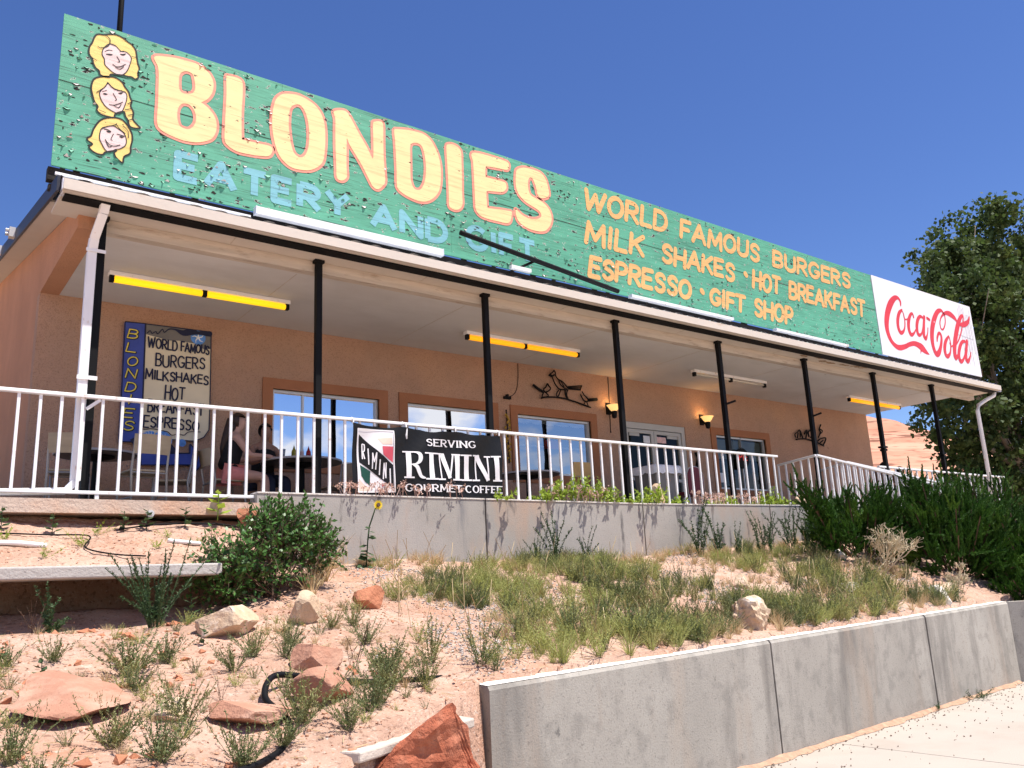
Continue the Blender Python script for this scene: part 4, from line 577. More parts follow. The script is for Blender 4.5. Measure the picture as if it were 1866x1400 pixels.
# peeling chips: curled scraps of paint hanging from the board, thickest where the weather got in
chips = MB(); bare = Flat(YS-.0015); pale = MB()
rr = random.Random(3)
from mathutils.geometry import intersect_point_tri_2d
boxes = []
for L_ in DATA['big']:
    boxes.append((min(p[0] for p in L_[0])-.03,max(p[0] for p in L_[0])+.03,min(p[1] for p in L_[0])-.03,max(p[1] for p in L_[0])+.03,L_[0]))
def inside(x,z,poly):
    c = False; n = len(poly)
    for i in range(n):
        a,b_ = poly[i],poly[i-1]
        if (a[1] > z) != (b_[1] > z) and x < (b_[0]-a[0])*(z-a[1])/(b_[1]-a[1])+a[0]: c = not c
    return c
nch = 0; tries = 0
while nch < 620 and tries < 20000:
    tries += 1
    x = rr.uniform(1.2,16.7); z = rr.uniform(6.06,7.8)
    d = noise.noise(Vector((x*1.3,z*2.2,4)))*.9+noise.noise(Vector((x*5,z*5,9)))*.6
    if x < 3.2: d += .28
    if z < 6.75: d += .20
    if x > 9 : d -= .22
    if z > 7.74 or z < 6.13: d += .25
    if rr.random() > (d-.05)*2: continue
    if any(a < x < b_ and c < z < e and inside(x,z,pl) for a,b_,c,e,pl in boxes): continue
    if any(inside(x,z,pl) for pl in DATA['hair']): continue
    nch += 1
    w_ = rr.uniform(.008,.05); h_ = rr.uniform(.005,.02); a = rr.uniform(-.25,.15)
    pts = [(x+w_*rr.uniform(.7,1)*math.cos(t)*rr.uniform(.6,1.15), z+h_*rr.uniform(.4,1.2)*math.sin(t)+a*w_*math.cos(t)*.3) for t in [k*math.pi/5.5 for k in range(11)]]
    bare.mb.add([bare.P(*p) for p in pts],[tuple(range(11))]); bare.off = rr.uniform(0,.001)
    if rr.random() < .55:                                             # the scrap itself, hinged along one side
        q = w_*rr.uniform(.5,.9); l = h_*rr.uniform(.8,2.0); o = rr.uniform(.005,.018); s1 = rr.choice((-1,-1,1))
        zz = z-s1*h_*.5
        V = [(x-q,YS-.003,zz),(x+q*.9,YS-.003,zz+a*q),(x+q*.6,YS-.004-o*.6,zz+s1*l*.5),(x-q*.5,YS-.004-o*.6,zz+s1*l*.55),(x+q*.2,YS-.004-o,zz+s1*l),(x-q*.2,YS-.004-o*1.1,zz+s1*l)]
        (pale if rr.random() < .55 else chips).add(V,[(0,1,2,3),(3,2,4,5)])
for o,n_,m_ in ((bare.mb,'bare_patch',mat('bare_wood',(.022,.018,.016),.9,.3,9)),(chips,'paint_chip',M_sg),(pale,'curled_chip',mat('chip_back',(.62,.58,.54),.8,.2,9))):
    o.build(n_, m_, SG)['kind'] = 'stuff'
jn = MB()
for i in range(64):
    xa = 1.16+i*.2444; xb = xa+.2444
    if True:
        za = 7.031+.004*noise.noise(Vector((xa*2,0,0))); zb_ = 7.031+.004*noise.noise(Vector((xb*2,0,0))); t = .0035+.0035*abs(noise.noise(Vector((xa*1.1,5,0))))
        jn.add([(xa,YS-.0024,za-t),(xb,YS-.0024,zb_-t),(xb,YS-.0024,zb_+t),(xa,YS-.0024,za+t)],[(0,1,2,3)])
jn.build('panel_joint', M_dark, SG)
# white cola board
CS = thing('cola_sign', 'white board with red flowing script lettering at the far end of the green sign', 'sign', (19,9.1,6.05))
MB().box(16.815,21.21,YS-.012,YS+.02,6.05,7.828).build('board', M_cw, CS)
ck = Flat(YS-.015,.00006)
for s_ in DATA['coke']: ck.ribbon([tuple(p) for p in catmull(s_,6)])
ck.build('script_lettering', M_cr, CS)
pl = MB()
for k in range(9):
    x = 20.55+.07*k; pl.bar((x,YS-.0135,7.8-rr.random()*.3),(x+.05*rr.random(),YS-.0135,6.2+rr.random()*.5),.008+.012*rr.random(),.002,up=(0,1,0))
pl.bar((20.2,YS-.0155,7.0),(21.1,YS-.0155,6.97),.008,.002,up=(0,1,0))
pl.build('weather_streak', mat('streak_grey',(.42,.42,.44),.8,.2,4), CS)
# mast behind the sign
tag(MB().tube([(1.80,9.62,5.9),(1.80,9.62,11.5)],.032,10).build('mast', M_black, None, smooth=True), 'thin black metal mast rising behind the left end of the green sign', 'mast')
# lamp housings along the foot of the sign
def sign_lamp(x0,x1,z,y,label,h=.045):
    t = thing('sign_lamp', label, 'lamp', (x0,y,z), 'lamp strips along the foot of the roof sign')
    MB().box(x0,x1,y-.05,y+.03,z-h,z+h).build('housing', M_white, t)
    for xe in (x0-.012,x1): MB().box(xe,xe+.012,y-.055,y+.035,z-h-.004,z+h+.004).build('end_cap', M_gutter, t)
    for xe in (x0+.4,x1-.4): MB().bar((xe,y+.02,z),(xe,y+.16,z-.16),.03).build('bracket', M_dark, t)
sign_lamp(3.25,5.78,5.99,8.98,'wide white lamp strip under the faded blue lettering of the sign')
sign_lamp(9.3,11.75,6.0,8.99,'white lamp strip under the orange lettering of the green sign',.022)
sign_lamp(13.0,15.3,6.0,9.0,'slim white lamp strip below the word SHOP on the sign',.02)
tag(MB().box(1.18,3.2,8.99,9.02,5.905,5.93).build('metal_strip', M_white, None), 'thin white metal strip under the left end of the green sign', 'strip')
# loose dark pipe hanging across the lower edge of the sign
LP = thing('broken_lamp_tube', 'dark fallen lamp tube slanting across the bottom of the green sign', 'lamp tube', (6.2,8.95,6.2))
MB().tube([(6.02,8.86,6.30),(6.06,8.86,6.295),(9.0,8.95,6.02)],.036,10).build('tube', M_black, LP, smooth=True)
MB().bar((7.0,9.09,6.0),(7.35,8.89,6.18),.03).build('bracket', M_black, LP)
MB().box(6.9,7.25,8.9,8.96,5.98,6.03).build('socket', M_white, LP)

# ------------------------------------------------------------------ things on the porch wall and ceiling
M_tube = mat('yellow_tube', (1.0,.60,.01), .4, 0, 1, emit=.58)
M_tube2 = mat('amber_tube', (1.0,.40,.008), .4, 0, 1, emit=.54)
M_tubew = mat('white_tube', (.62,.58,.50), .4, .05)
for i,(x0,x1,m_,lab) in enumerate(((1.99,4.21,M_tube,'ceiling strip light with a bright lemon yellow tube nearest the white downspout'),(7.01,9.3,M_tube2,'ceiling strip light with an amber tube above the middle windows'),
        (12.13,14.3,None,'ceiling strip light with a bare unlit white tube'),(17.25,19.41,M_tube2,'amber ceiling strip light near the right end of the porch'))):
    t = thing('ceiling_light', lab, 'light', ((x0+x1)/2,10.28,ZS), 'strip lights along the porch ceiling')
    MB().box(x0,x1,10.235,10.335,ZS-.055,ZS-.002).build('housing', M_white, t, bevel=.006)
    xm = (x0+x1)/2
    if m_ is None:
        MB().tube([(x0+.05,10.28,ZS-.085),(x1-.05,10.28,ZS-.085)],.019,10).build('tube', M_tubew, t, smooth=True)
    else:
        for a,b_ in ((x0+.06,xm-.03),(xm+.03,x1-.06)):
            MB().tube([(a,10.28,ZS-.095),(b_,10.28,ZS-.095)],.038,12).build('tube', m_, t, smooth=True)
    for xa,xb in ((x0+.01,x0+.06),(x1-.06,x1-.01),(xm-.028,xm+.028)): MB().box(xa,xb,10.25,10.31,ZS-.13,ZS-.055).build('socket', M_black, t)
M_bowl = mat('amber_glass', (1.0,.62,.22), .3, .05, emit=.62)
for x,lab in ((10.97,'black wall lamp with a glowing amber bowl left of the door'),(13.59,'black wall lamp with a glowing amber bowl right of the door')):
    t = thing('wall_lamp', lab, 'wall lamp', (x,YW,4.72), 'wall lamps beside the door')
    o = MB(); prof = [(.015,-.02),(.05,-.01),(.085,.03),(.12,.09),(.135,.10),(.125,.10),(.11,.09),(.06,.03),(.015,0)]
    o.lathe((x,YW-.17,4.75),prof,20); o.build('lamp_shade', M_bowl, t, smooth=True)
    o = MB(); o.lathe((x,YW-.17,4.66),[(.012,-.06),(.04,-.05),(.05,-.01),(.055,.06),(.04,.09)],14); o.bar((x,YW-.15,4.68),(x,YW-.02,4.80),.04); o.box(x-.05,x+.05,YW-.03,YW,4.70,4.92)
    o.build('bracket', M_black, t)
    l = bpy.data.lights.new('bulb','POINT'); l.energy = 1.5; l.color = (1,.62,.25); l.shadow_soft_size = .03
    lo = bpy.data.objects.new('bulb', l); col.objects.link(lo); lo.parent = t; lo.location = (0,-.13,.16)
def iron(name, key, label, y, sc=1.0):
    m_ = MB()
    for s_ in DATA[key]:
        c = catmull(s_,4) if len(s_) > 2 else s_
        m_.tube([(p[0],y,p[1]) for p in c],[max(.008,p[2]*.5) for p in c],6)
    return tag(m_.build(name, M_black, None, smooth=True), label, 'wall art')
iron('iron_birds','bird','black wrought iron quail family on a branch over the third window',YW-.05)
iron('iron_scroll','bird2','small black wrought iron ornament near the right corner of the wall',YW-.05)
# corn string, wires
cs = thing('corn_string', 'string of small dried yellow cobs hanging between two windows', 'decoration', (8.56,YW-.03,4.55))
k_ = MB(); r_ = random.Random(5)
for i in range(26):
    z = 4.50-i*.031; a = r_.uniform(0,6.3)
    k_.tube([(8.56+.035*math.cos(a),YW-.05+.02*math.sin(a),z),(8.56+.055*math.cos(a),YW-.05,z-.04)],[.02,.012],6)
k_.build('cob', mat('dried_corn',(.50,.30,.05),.7,.4,30), cs, smooth=True)
MB().tube([(8.58,YW-.01,4.58),(8.56,YW-.04,4.52),(8.57,YW-.04,3.66)],.012,6).build('cord', M_black, cs)
wr = thing('loose_wire', 'thin dark wire curling down the wall to a small black fixture', 'wire', (8.8,YW,5.4))
MB().tube([tuple(p) for p in catmull([(8.88,YW-.008,5.44),(8.87,YW-.008,5.2),(8.83,YW-.008,4.98),(8.74,YW-.008,4.86),(8.62,YW-.01,4.81)],5)],.006,5).build('cable', M_dark, wr)
MB().box(8.53,8.67,YW-.05,YW,4.77,4.815).box(8.58,8.61,YW-.06,YW,4.815,4.85).build('fixture', M_black, wr)
tag(MB().tube([(11.03,YW-.008,5.44),(11.02,YW-.008,5.0),(11.0,YW-.008,4.4),(11.0,YW-.008,4.36)],[.007,.007,.007,.014],5).build('lamp_wire', M_dark, None), 'thin dark wire running straight down behind the left wall lamp', 'wire')
tag(MB().tube([(13.3,YW-.03,4.12),(13.33,YW-.04,4.0),(13.31,YW-.03,3.86),(13.35,YW-.03,3.7)],[.03,.02,.03,.015],7).build('door_charm', M_black, None), 'small black hanging charm on the wall right of the door', 'decoration')
# ------------------------------------------------------------------ painted menu board
YM = YW-.045
MN = thing('menu_board', 'painted blue and cream menu board with a big blue arrow on the porch wall', 'menu board', (3.0,YM,3.3))
M_mb = mat('blue_board_paint', (.045,.075,.34), .6, .25, 3)
M_mc = mat('cream_board_paint', (.70,.63,.47), .7, .06, 3)
def plate(poly,m_,name,y0,y1): return MB().prism([(p[0],p[1]) for p in poly],1,y0,y1).build(name,m_,MN)
plate(DATA['menupoly']['cream'],M_mc,'cream_panel',YM,YM+.04)
st = DATA['menupoly']['strip']; plate(st,M_mb,'name_strip',YM-.006,YM+.041)
plate(DATA['menumisc']['arrow'],M_mb,'arrow',YM-.004,YM+.038)
e = Flat(YM-.009)
for L_ in (st,): e.ribbon([(p[0],p[1],.014) for p in L_], closed=True, round_=False)
e.ribbon([(*p,.014) for p in DATA['menupoly']['cream']], closed=True, round_=False)
e.ribbon([(*p,.016) for p in DATA['menumisc']['arrow']], closed=True, round_=False)
for t,x0,x1,z0,z1,h in DATA['menu']: lay_text(e,t,x0,x1,z0,z1,h*.92,.021,gap=.22,jit=.07,caps1=1.12)
for s_ in ('vine','scroll'): e.ribbon([tuple(p) for p in catmull(DATA['menumisc'][s_],4)])
e.fill([[(2.71,3.63),(2.80,3.60),(2.84,3.54),(2.73,3.52),(2.62,3.60),(2.58,3.66),(2.64,3.70)]]); e.fill([[(2.98,3.60),(3.08,3.64),(3.2,3.52),(3.02,3.52)]])
e.build('lettering', mat('navy_ink',(.012,.016,.05),.6,.2), MN)
gy = Flat(YM-.003); gy.fill([DATA['menumisc']['grey']]); gy.build('grey_scroll', mat('grey_paint',(.17,.165,.16),.7,.1), MN)
M_fb = mat('flower_blue',(.10,.27,.68),.6,.35,9); s0,s1 = DATA['menumisc']['star']; rs = abs(s1[0]-s0[0])
for q,k in enumerate(('flower1','flower2')):
    f_ = Flat(YM-.010-.0004*q); c = catmull(DATA['menumisc'][k],4,True); f_.fill([[(p[0],p[1]) for p in c]]); f_.build('blue_flower', M_fb, MN)
for q in ((s0[0],s0[1],rs),(3.22,3.66,.05)):
    f_ = Flat(YM-.010); f_.disc(*q,18); f_.build('blue_flower', M_fb, MN)
w_ = Flat(YM-.013)
def rays(cx,cz,r,n,wd):
    for k in range(n):
        a = 2*math.pi*k/n+.3; w_.ribbon([(cx,cz,wd*1.6),(cx+r*.6*math.cos(a),cz+r*.6*math.sin(a),wd),(cx+r*math.cos(a+.3),cz+r*math.sin(a+.3),wd*.3)], round_=False)
rays(s0[0],s0[1],rs*.85,5,.014); 
for k in ('flower1','flower2'):
    L_ = DATA['menumisc'][k]; rays(sum(p[0] for p in L_)/len(L_),sum(p[1] for p in L_)/len(L_),.085,10,.006)
w_.build('flower_rays', mat('ray_white',(.70,.75,.80),.6,.05), MN)
yl = Flat(YM-.012); bk = Flat(YM-.0095)
for c,x,z in DATA['vert']:
    gw = GL[c][0]; sx = .115/max(gw,.45)
    for s_ in GL[c][1]:
        Q = [(x+(p[0]-gw/2)*sx+.025*(p[1]-.5),z-.058+p[1]*.116) for p in s_]
        bk.ribbon([(q[0]+.005,q[1]-.003,.030) for q in Q]); yl.ribbon([(*q,.015) for q in Q])
bk.build('letter_shadow', M_ink, MN); yl.build('name_letters', mat('yellow_lettering',(.66,.56,.10),.6,.1), MN)
# ------------------------------------------------------------------ white railings
def railing(name,label,top,balu,base,bottom=None,hr=.026,extra=None):
    t = thing(name,label,'railing',(top[0][0],top[0][1],base[0]))
    m_ = MB()
    for a,b_ in zip(top,top[1:]): m_.bar(a,b_,.062,.036)
    m_.build('top_rail', M_white, t, bevel=.006)
    if bottom:
        m_ = MB(); m_.bar(*bottom,.05,.032); m_.build('bottom_rail', M_white, t, bevel=.005)
    for p,q in balu: MB().bar(p,q,.026,.026,up=(0,1,0)).build('baluster', M_white, t)
    return t
YR = 8.955
bal = []; x = .31-.1815*6
while x < 12.55:
    if x < 3.25: bal.append(((x,YR,2.69),(x,YR,3.605)))
    else: bal.append(((x,YR if x < 9.3 else yu(x)+.15,2.73),(x,YR if x < 9.3 else YR,3.605)))
    x += .1815 if x < 3.2 else .192
bal = [((p[0],YR,p[2]),(q[0],YR,q[2])) for p,q in bal]
RL = railing('porch_railing','long white railing along the porch edge from the left to the banner and beyond',[(-1.5,YR,3.622),(12.53,YR,3.622)],bal,(2.6,),((-1.5,YR,2.685),(3.31,YR,2.685)))
MB().bar((1.76,YR,2.6),(1.76,YR,2.67),.035).build('foot', M_white, RL); MB().bar((-.6,YR,2.6),(-.6,YR,2.67),.035).build('foot', M_white, RL)
MB().bar((1.62,YR+.02,3.50),(1.74,YR-.0,3.60),.03).build('brace', M_white, RL)
def lerp(a,b_,n): return [tuple(a[j]+(b_[j]-a[j])*k/n for j in range(3)) for k in range(n+1)]
def stair(name,label,pts,n,drop=.86):
    top = []; bl_ = []
    for (a,b_),k in zip(zip(pts,pts[1:]),n):
        for p in lerp(a,b_,k)[:-1]: bl_.append(((p[0],p[1],p[2]-drop),(p[0],p[1],p[2]-.015)))
    return railing(name,label,pts,bl_,(2.6,))
stair('ramp_railing','near white ramp railing sloping down behind the juniper hedge',[(13.55,9.67,3.62),(13.2,8.62,3.63),(17.4,8.55,3.20)],(5,22))
stair('ramp_railing','far white ramp railing partly seen through the nearer ramp railing',[(15.1,9.85,3.60),(14.65,8.95,3.63),(18.8,8.95,3.30)],(5,20))
stair('porch_railing','short white railing along the porch edge right of the ramp',[(16.0,9.1,3.63),(21.4,9.1,3.63)],(26,))
struct(MB().prism([(12.7,2.604),(14.0,2.604),(19,2.2),(19,1),(12.7,1)],1,8.45,8.735).build('ramp', M_curb, None))
# ------------------------------------------------------------------ banner tied to the railing
def yb(x,z):
    u = (x-4.43)/2.13; v_ = (z-2.72)/.86
    fold = .020*math.sin(u*9+v_*3.5)*.6+.012*math.sin(u*23-v_*9)*(.3+v_)+.014*math.exp(-((u-.53+.06*(1-v_))/.02)**2)*v_
    return 8.885+fold-.02*math.sin(u*3.1)
def ztop(x): u = (x-4.43)/2.13; return 3.575-.028*abs(math.sin(u*math.pi*3.0))-.012*abs(math.sin(u*math.pi*7))
BN = thing('coffee_banner','black vinyl coffee banner with white lettering and a shield tied to the white railing','banner',(5.5,8.9,2.72))
nx,nz = 110,44; V = []; F = []
for j in range(nz+1):
    for i in range(nx+1):
        x = 4.43+2.13*i/nx; f = j/nz; z = 2.74+(ztop(x)-2.74)*f; V.append((x,yb(x,z),z))
for j in range(nz):
    for i in range(nx): F.append((j*(nx+1)+i,j*(nx+1)+i+1,(j+1)*(nx+1)+i+1,(j+1)*(nx+1)+i))
M_vinyl = mat('black_vinyl',(.009,.009,.010),.45,.2,3,.3,14,.22)
link_mesh('cloth', V, F, M_vinyl, BN, smooth=True)
M_bw = mat('banner_white',(.80,.78,.80),.5,.04,3); sh = {k:Flat(yb) for k in 'wkrgt'}
for k,o in zip('wtkrg',(.003,.0042,.006,.0052,.0052)): sh[k].off = o
def polyfine(f,poly):
    # fill in small cells so that the paint follows the folds
    x0,x1 = min(p[0] for p in poly),max(p[0] for p in poly); z0,z1 = min(p[1] for p in poly),max(p[1] for p in poly); n = 16
    def clip(P,ax,val,keep):
        o_ = []
        for i in range(len(P)):
            a,b_ = P[i-1],P[i]; ia = (a[ax] >= val) == keep; ib = (b_[ax] >= val) == keep
            if ia != ib:
                t = (val-a[ax])/(b_[ax]-a[ax]); o_.append((a[0]+(b_[0]-a[0])*t,a[1]+(b_[1]-a[1])*t))
            if ib: o_.append(b_)
        return o_
    for i in range(n):
        c = clip(clip([tuple(p) for p in poly],0,x0+(x1-x0)*i/n,True),0,x0+(x1-x0)*(i+1)/n,False)
        if len(c) < 3: continue
        for j in range(n):
            d_ = clip(clip(c,1,z0+(z1-z0)*j/n,True),1,z0+(z1-z0)*(j+1)/n,False)
            if len(d_) > 2: f.mb.add([f.P(*p) for p in d_],[tuple(range(len(d_)))])
for k,nm,m_ in (('w','shield',M_bw),('t','shield_tint',mat('banner_tan',(.74,.60,.50),.6,.08)),('k','shield_band',M_vinyl),('r','red_patch',mat('banner_red',(.66,.10,.14),.5,.06)),('g','green_patch',mat('banner_green',(.012,.075,.055),.5,.1))):
    for q in [p for kk,p in DATA['shield'] if kk == k]:
        fl_ = Flat(yb); fl_.off = sh[k].off; polyfine(fl_,q); fl_.build(nm,m_,BN)
bt = Flat(yb); bt.off = .0072
for s_ in DATA['shieldtext']: bt.ribbon([tuple(p) for p in s_], sub=.02, round_=False)
s_ = [p for k,p in DATA['shield'] if k == 'w'][0]; bt.ribbon([(*p,.014) for p in s_], closed=True, sub=.04)
for s_ in DATA['rimini']: bt.ribbon([tuple(p) for p in (catmull(s_,3) if len(s_) > 2 else s_)], sub=.03, round_=False)
for t,x0,x1,z0,z1,h in DATA['bwords']: lay_text(bt,t,x0,x1,z0,z1,h,.0185,gap=.30,serif=True,sub=.03,round_=False)
bt.build('lettering',M_bw,BN)
tr = MB()
for x in (4.44,5.12,5.86,6.54):
    tr.tube([(x,8.89,ztop(x)-.01),(x+.01,8.90,3.61),(x+.012,8.955,3.645),(x+.03,8.99,3.60)],.009,6)
tr.tube([(5.13,8.88,3.62),(5.14,8.865,3.54),(5.13,8.86,3.46),(5.135,8.86,3.42)],[.014,.012,.014,.008],6)
tr.build('rope_tie',M_white,BN)
# ------------------------------------------------------------------ porch furniture
ZF = 2.604
M_ply = mat('tan_plywood',(.42,.33,.22),.6,.12,3,stretch=(1,1,5))
M_leg = mat('grey_chair_steel',(.35,.33,.31),.4,.1,3,0,1,.5,.3)
M_tabtop = mat('dark_table_top',(.06,.055,.055),.35,.15,4)
M_tabrim = mat('pale_table_rim',(.40,.38,.38),.4,.1)
def local(o,x,y,rz): o.location = (x,y,ZF); o.rotation_euler = (0,0,rz); return o
def make_chair(label,mw,group='chairs on the porch'):
    t = thing('cafe_chair',label,'chair',(0,0,0),group)
    s = MB(); s.box(-.20,.20,-.19,.20,.435,.46); s.build('seat',mw,t,bevel=.01)
    b_ = MB(); n = 8
    for k in range(n):
        a = -.20+.40*k/n; c = -.20+.40*(k+1)/n; f = lambda q: .215+.05-.9*q*q
        b_.add([(a,f(a),.62),(c,f(c),.62),(c,f(c)+.035,.83),(a,f(a)+.035,.83),(a,f(a)+.014,.62),(c,f(c)+.014,.62),(c,f(c)+.049,.83),(a,f(a)+.049,.83)],[(0,1,2,3),(7,6,5,4),(3,2,6,7),(4,5,1,0)])
    b_.build('backrest',mw,t)
    for x in (-.19,.19):
        MB().tube([(x,.24,0),(x,.20,.44),(x,.235,.62),(x*.98,.262,.82)],.013,8).build('leg',M_leg,t,smooth=True)
        MB().tube([(x,-.20,0),(x,-.16,.43)],.013,8).build('leg',M_leg,t,smooth=True)
    for a_,b2 in (((-.19,.21,.42),(.19,.21,.42)),((-.19,-.165,.42),(.19,-.165,.42)),((-.19,-.19,.15),(-.19,.225,.15)),((.19,-.19,.15),(.19,.225,.15))): MB().tube([a_,b2],.009,6).build('stretcher',M_leg,t)
    return t
C0 = make_chair('tan wooden backed chair whose back stands before the name strip of the menu board',M_ply); local(C0,2.42,10.02,math.pi+.12)
C0.rotation_euler.z = math.pi+.12
def chair_copy(label,x,y,rz,m_=None):
    c = copy_tree(C0); c['label'] = label; local(c,x,y,rz)
    return c
# a chair with its back to the viewer has its backrest at -y
chair_copy('tan wooden backed chair behind the white downspout',1.72,10.22,math.pi-.25)
chair_copy('wooden chair turned sideways between the menu arrow and the dark table',2.93,10.75,-1.9)
chair_copy('tan chair the seated woman in the black top sits on',3.52,10.52,1.62)
chair_copy('dim wooden chair on the far side of the round table',5.15,10.75,-1.2)
C5 = make_chair('light wooden backed chair in front of the third window',mat('honey_plywood',(.50,.33,.14),.6,.15,3)); local(C5,8.72,9.98,math.pi)
chair_copy('wooden chair just visible behind the ramp railing',15.0,10.6,.2)
def table(label,x,y,r):
    t = thing('round_table',label,'table',(x,y,ZF),'tables on the porch')
    MB().lathe((x,y,ZF+.715),[(r-.03,0),(r,.008),(r,.026),(r-.012,.034)],36).build('tabletop',M_tabtop,t)
    MB().lathe((x,y,ZF+.722),[(r+.002,0),(r+.004,.004),(r+.004,.02),(r+.002,.024)],36).build('rim',M_tabrim,t)
    MB().lathe((x,y,ZF),[(.28,0),(.28,.025),(.05,.06),(.04,.66),(.2,.70),(.2,.714)],20).build('pedestal',M_black,t)
    return t
table('round dark table with condiment bottles beside the two seated people',4.5,10.5,.52)
table('round dark table between the tan chairs below the menu board',2.08,10.72,.45)
table('dark round table before the third window',8.3,10.55,.5)
# condiments on the table
ZT = ZF+.75
def bottle(name,label,x,y,m_,mc,h=.17,r=.032):
    t = thing(name,label,'bottle',(x,y,ZT),'condiments on the round table')
    MB().lathe((x,y,ZT),[(r,0),(r*1.02,.02),(r,.10),(r*.85,.125),(r*.5,.14)],14).build('bottle_body',m_,t,smooth=True)
    MB().lathe((x,y,ZT+.14),[(r*.5,0),(r*.45,.012),(r*.15,.04),(r*.08,.055)],10).build('nozzle',mc,t,smooth=True)
M_ket = mat('ketchup_red',(.34,.012,.012),.35,.1); M_mus = mat('mustard_olive',(.28,.24,.02),.35,.1)
bottle('sauce_bottle','red squeeze bottle on the round table',4.56,10.42,M_ket,M_ket)
bottle('sauce_bottle','olive yellow squeeze bottle on the round table',4.36,10.42,M_mus,M_mus)
t = thing('shaker','pale salt shaker between the two squeeze bottles','shaker',(4.46,10.40,ZT))
MB().lathe((4.46,10.40,ZT),[(.026,0),(.03,.01),(.026,.10),(.024,.11)],12).build('jar',mat('pale_pink',(.62,.42,.36),.4,.1),t,smooth=True)
MB().lathe((4.46,10.40,ZT+.11),[(.025,0),(.025,.015),(.012,.026)],12).build('lid',M_alu,t)
t = thing('plastic_cup','clear plastic cup near the left edge of the round table','cup',(4.18,10.36,ZT))
MB().lathe((4.18,10.36,ZT),[(.028,0),(.04,.12),(.037,.12),(.026,.006)],16).build('cup',mat('cloudy_plastic',(.45,.50,.55),.25,.05,trans=.4),t,smooth=True)
tag(MB().box(4.64,4.72,10.40,10.48,ZT,ZT+.09).build('napkin_box',M_black,None,bevel=.006),'small black napkin box right of the red bottle','napkin box')
# ------------------------------------------------------------------ people
M_skin = mat('skin',(.50,.29,.215),.6,.08,6,spec=.3); M_skin2 = mat('tanned_skin',(.30,.165,.115),.6,.08,6,spec=.3)
M_hbrown = mat('brown_hair',(.035,.018,.012),.5,.3,20,stretch=(6,6,1)); M_hdark = mat('dark_hair',(.012,.009,.008),.5,.3,20)
M_topb = mat('black_cloth',(.012,.012,.014),.9,.2,8); M_pink = mat('pink_cloth',(.62,.22,.20),.9,.15,20); M_denim = mat('dark_denim',(.03,.035,.06),.9,.2,8)
def skinned(name,parent,nodes,edges,m_,lvl=2,rootn=0):
    me = bpy.data.meshes.new(name); names = list(nodes)
    off = np.array(root_loc(parent)) if parent else np.zeros(3)
    me.from_pydata([tuple(np.array(nodes[k][:3])) for k in names],[(names.index(a),names.index(b_)) for a,b_ in edges],[])
    me.materials.append(m_); o = bpy.data.objects.new(name,me); col.objects.link(o); o.parent = parent
    md = o.modifiers.new('skin','SKIN'); md.use_smooth_shade = True
    for i,k in enumerate(names):
        r = nodes[k][3]; r = r if isinstance(r,tuple) else (r,r); me.skin_vertices[0].data[i].radius = r
        me.skin_vertices[0].data[i].use_root = (i == rootn)
    sb = o.modifiers.new('sub','SUBSURF'); sb.levels = lvl; sb.render_levels = lvl
    return o
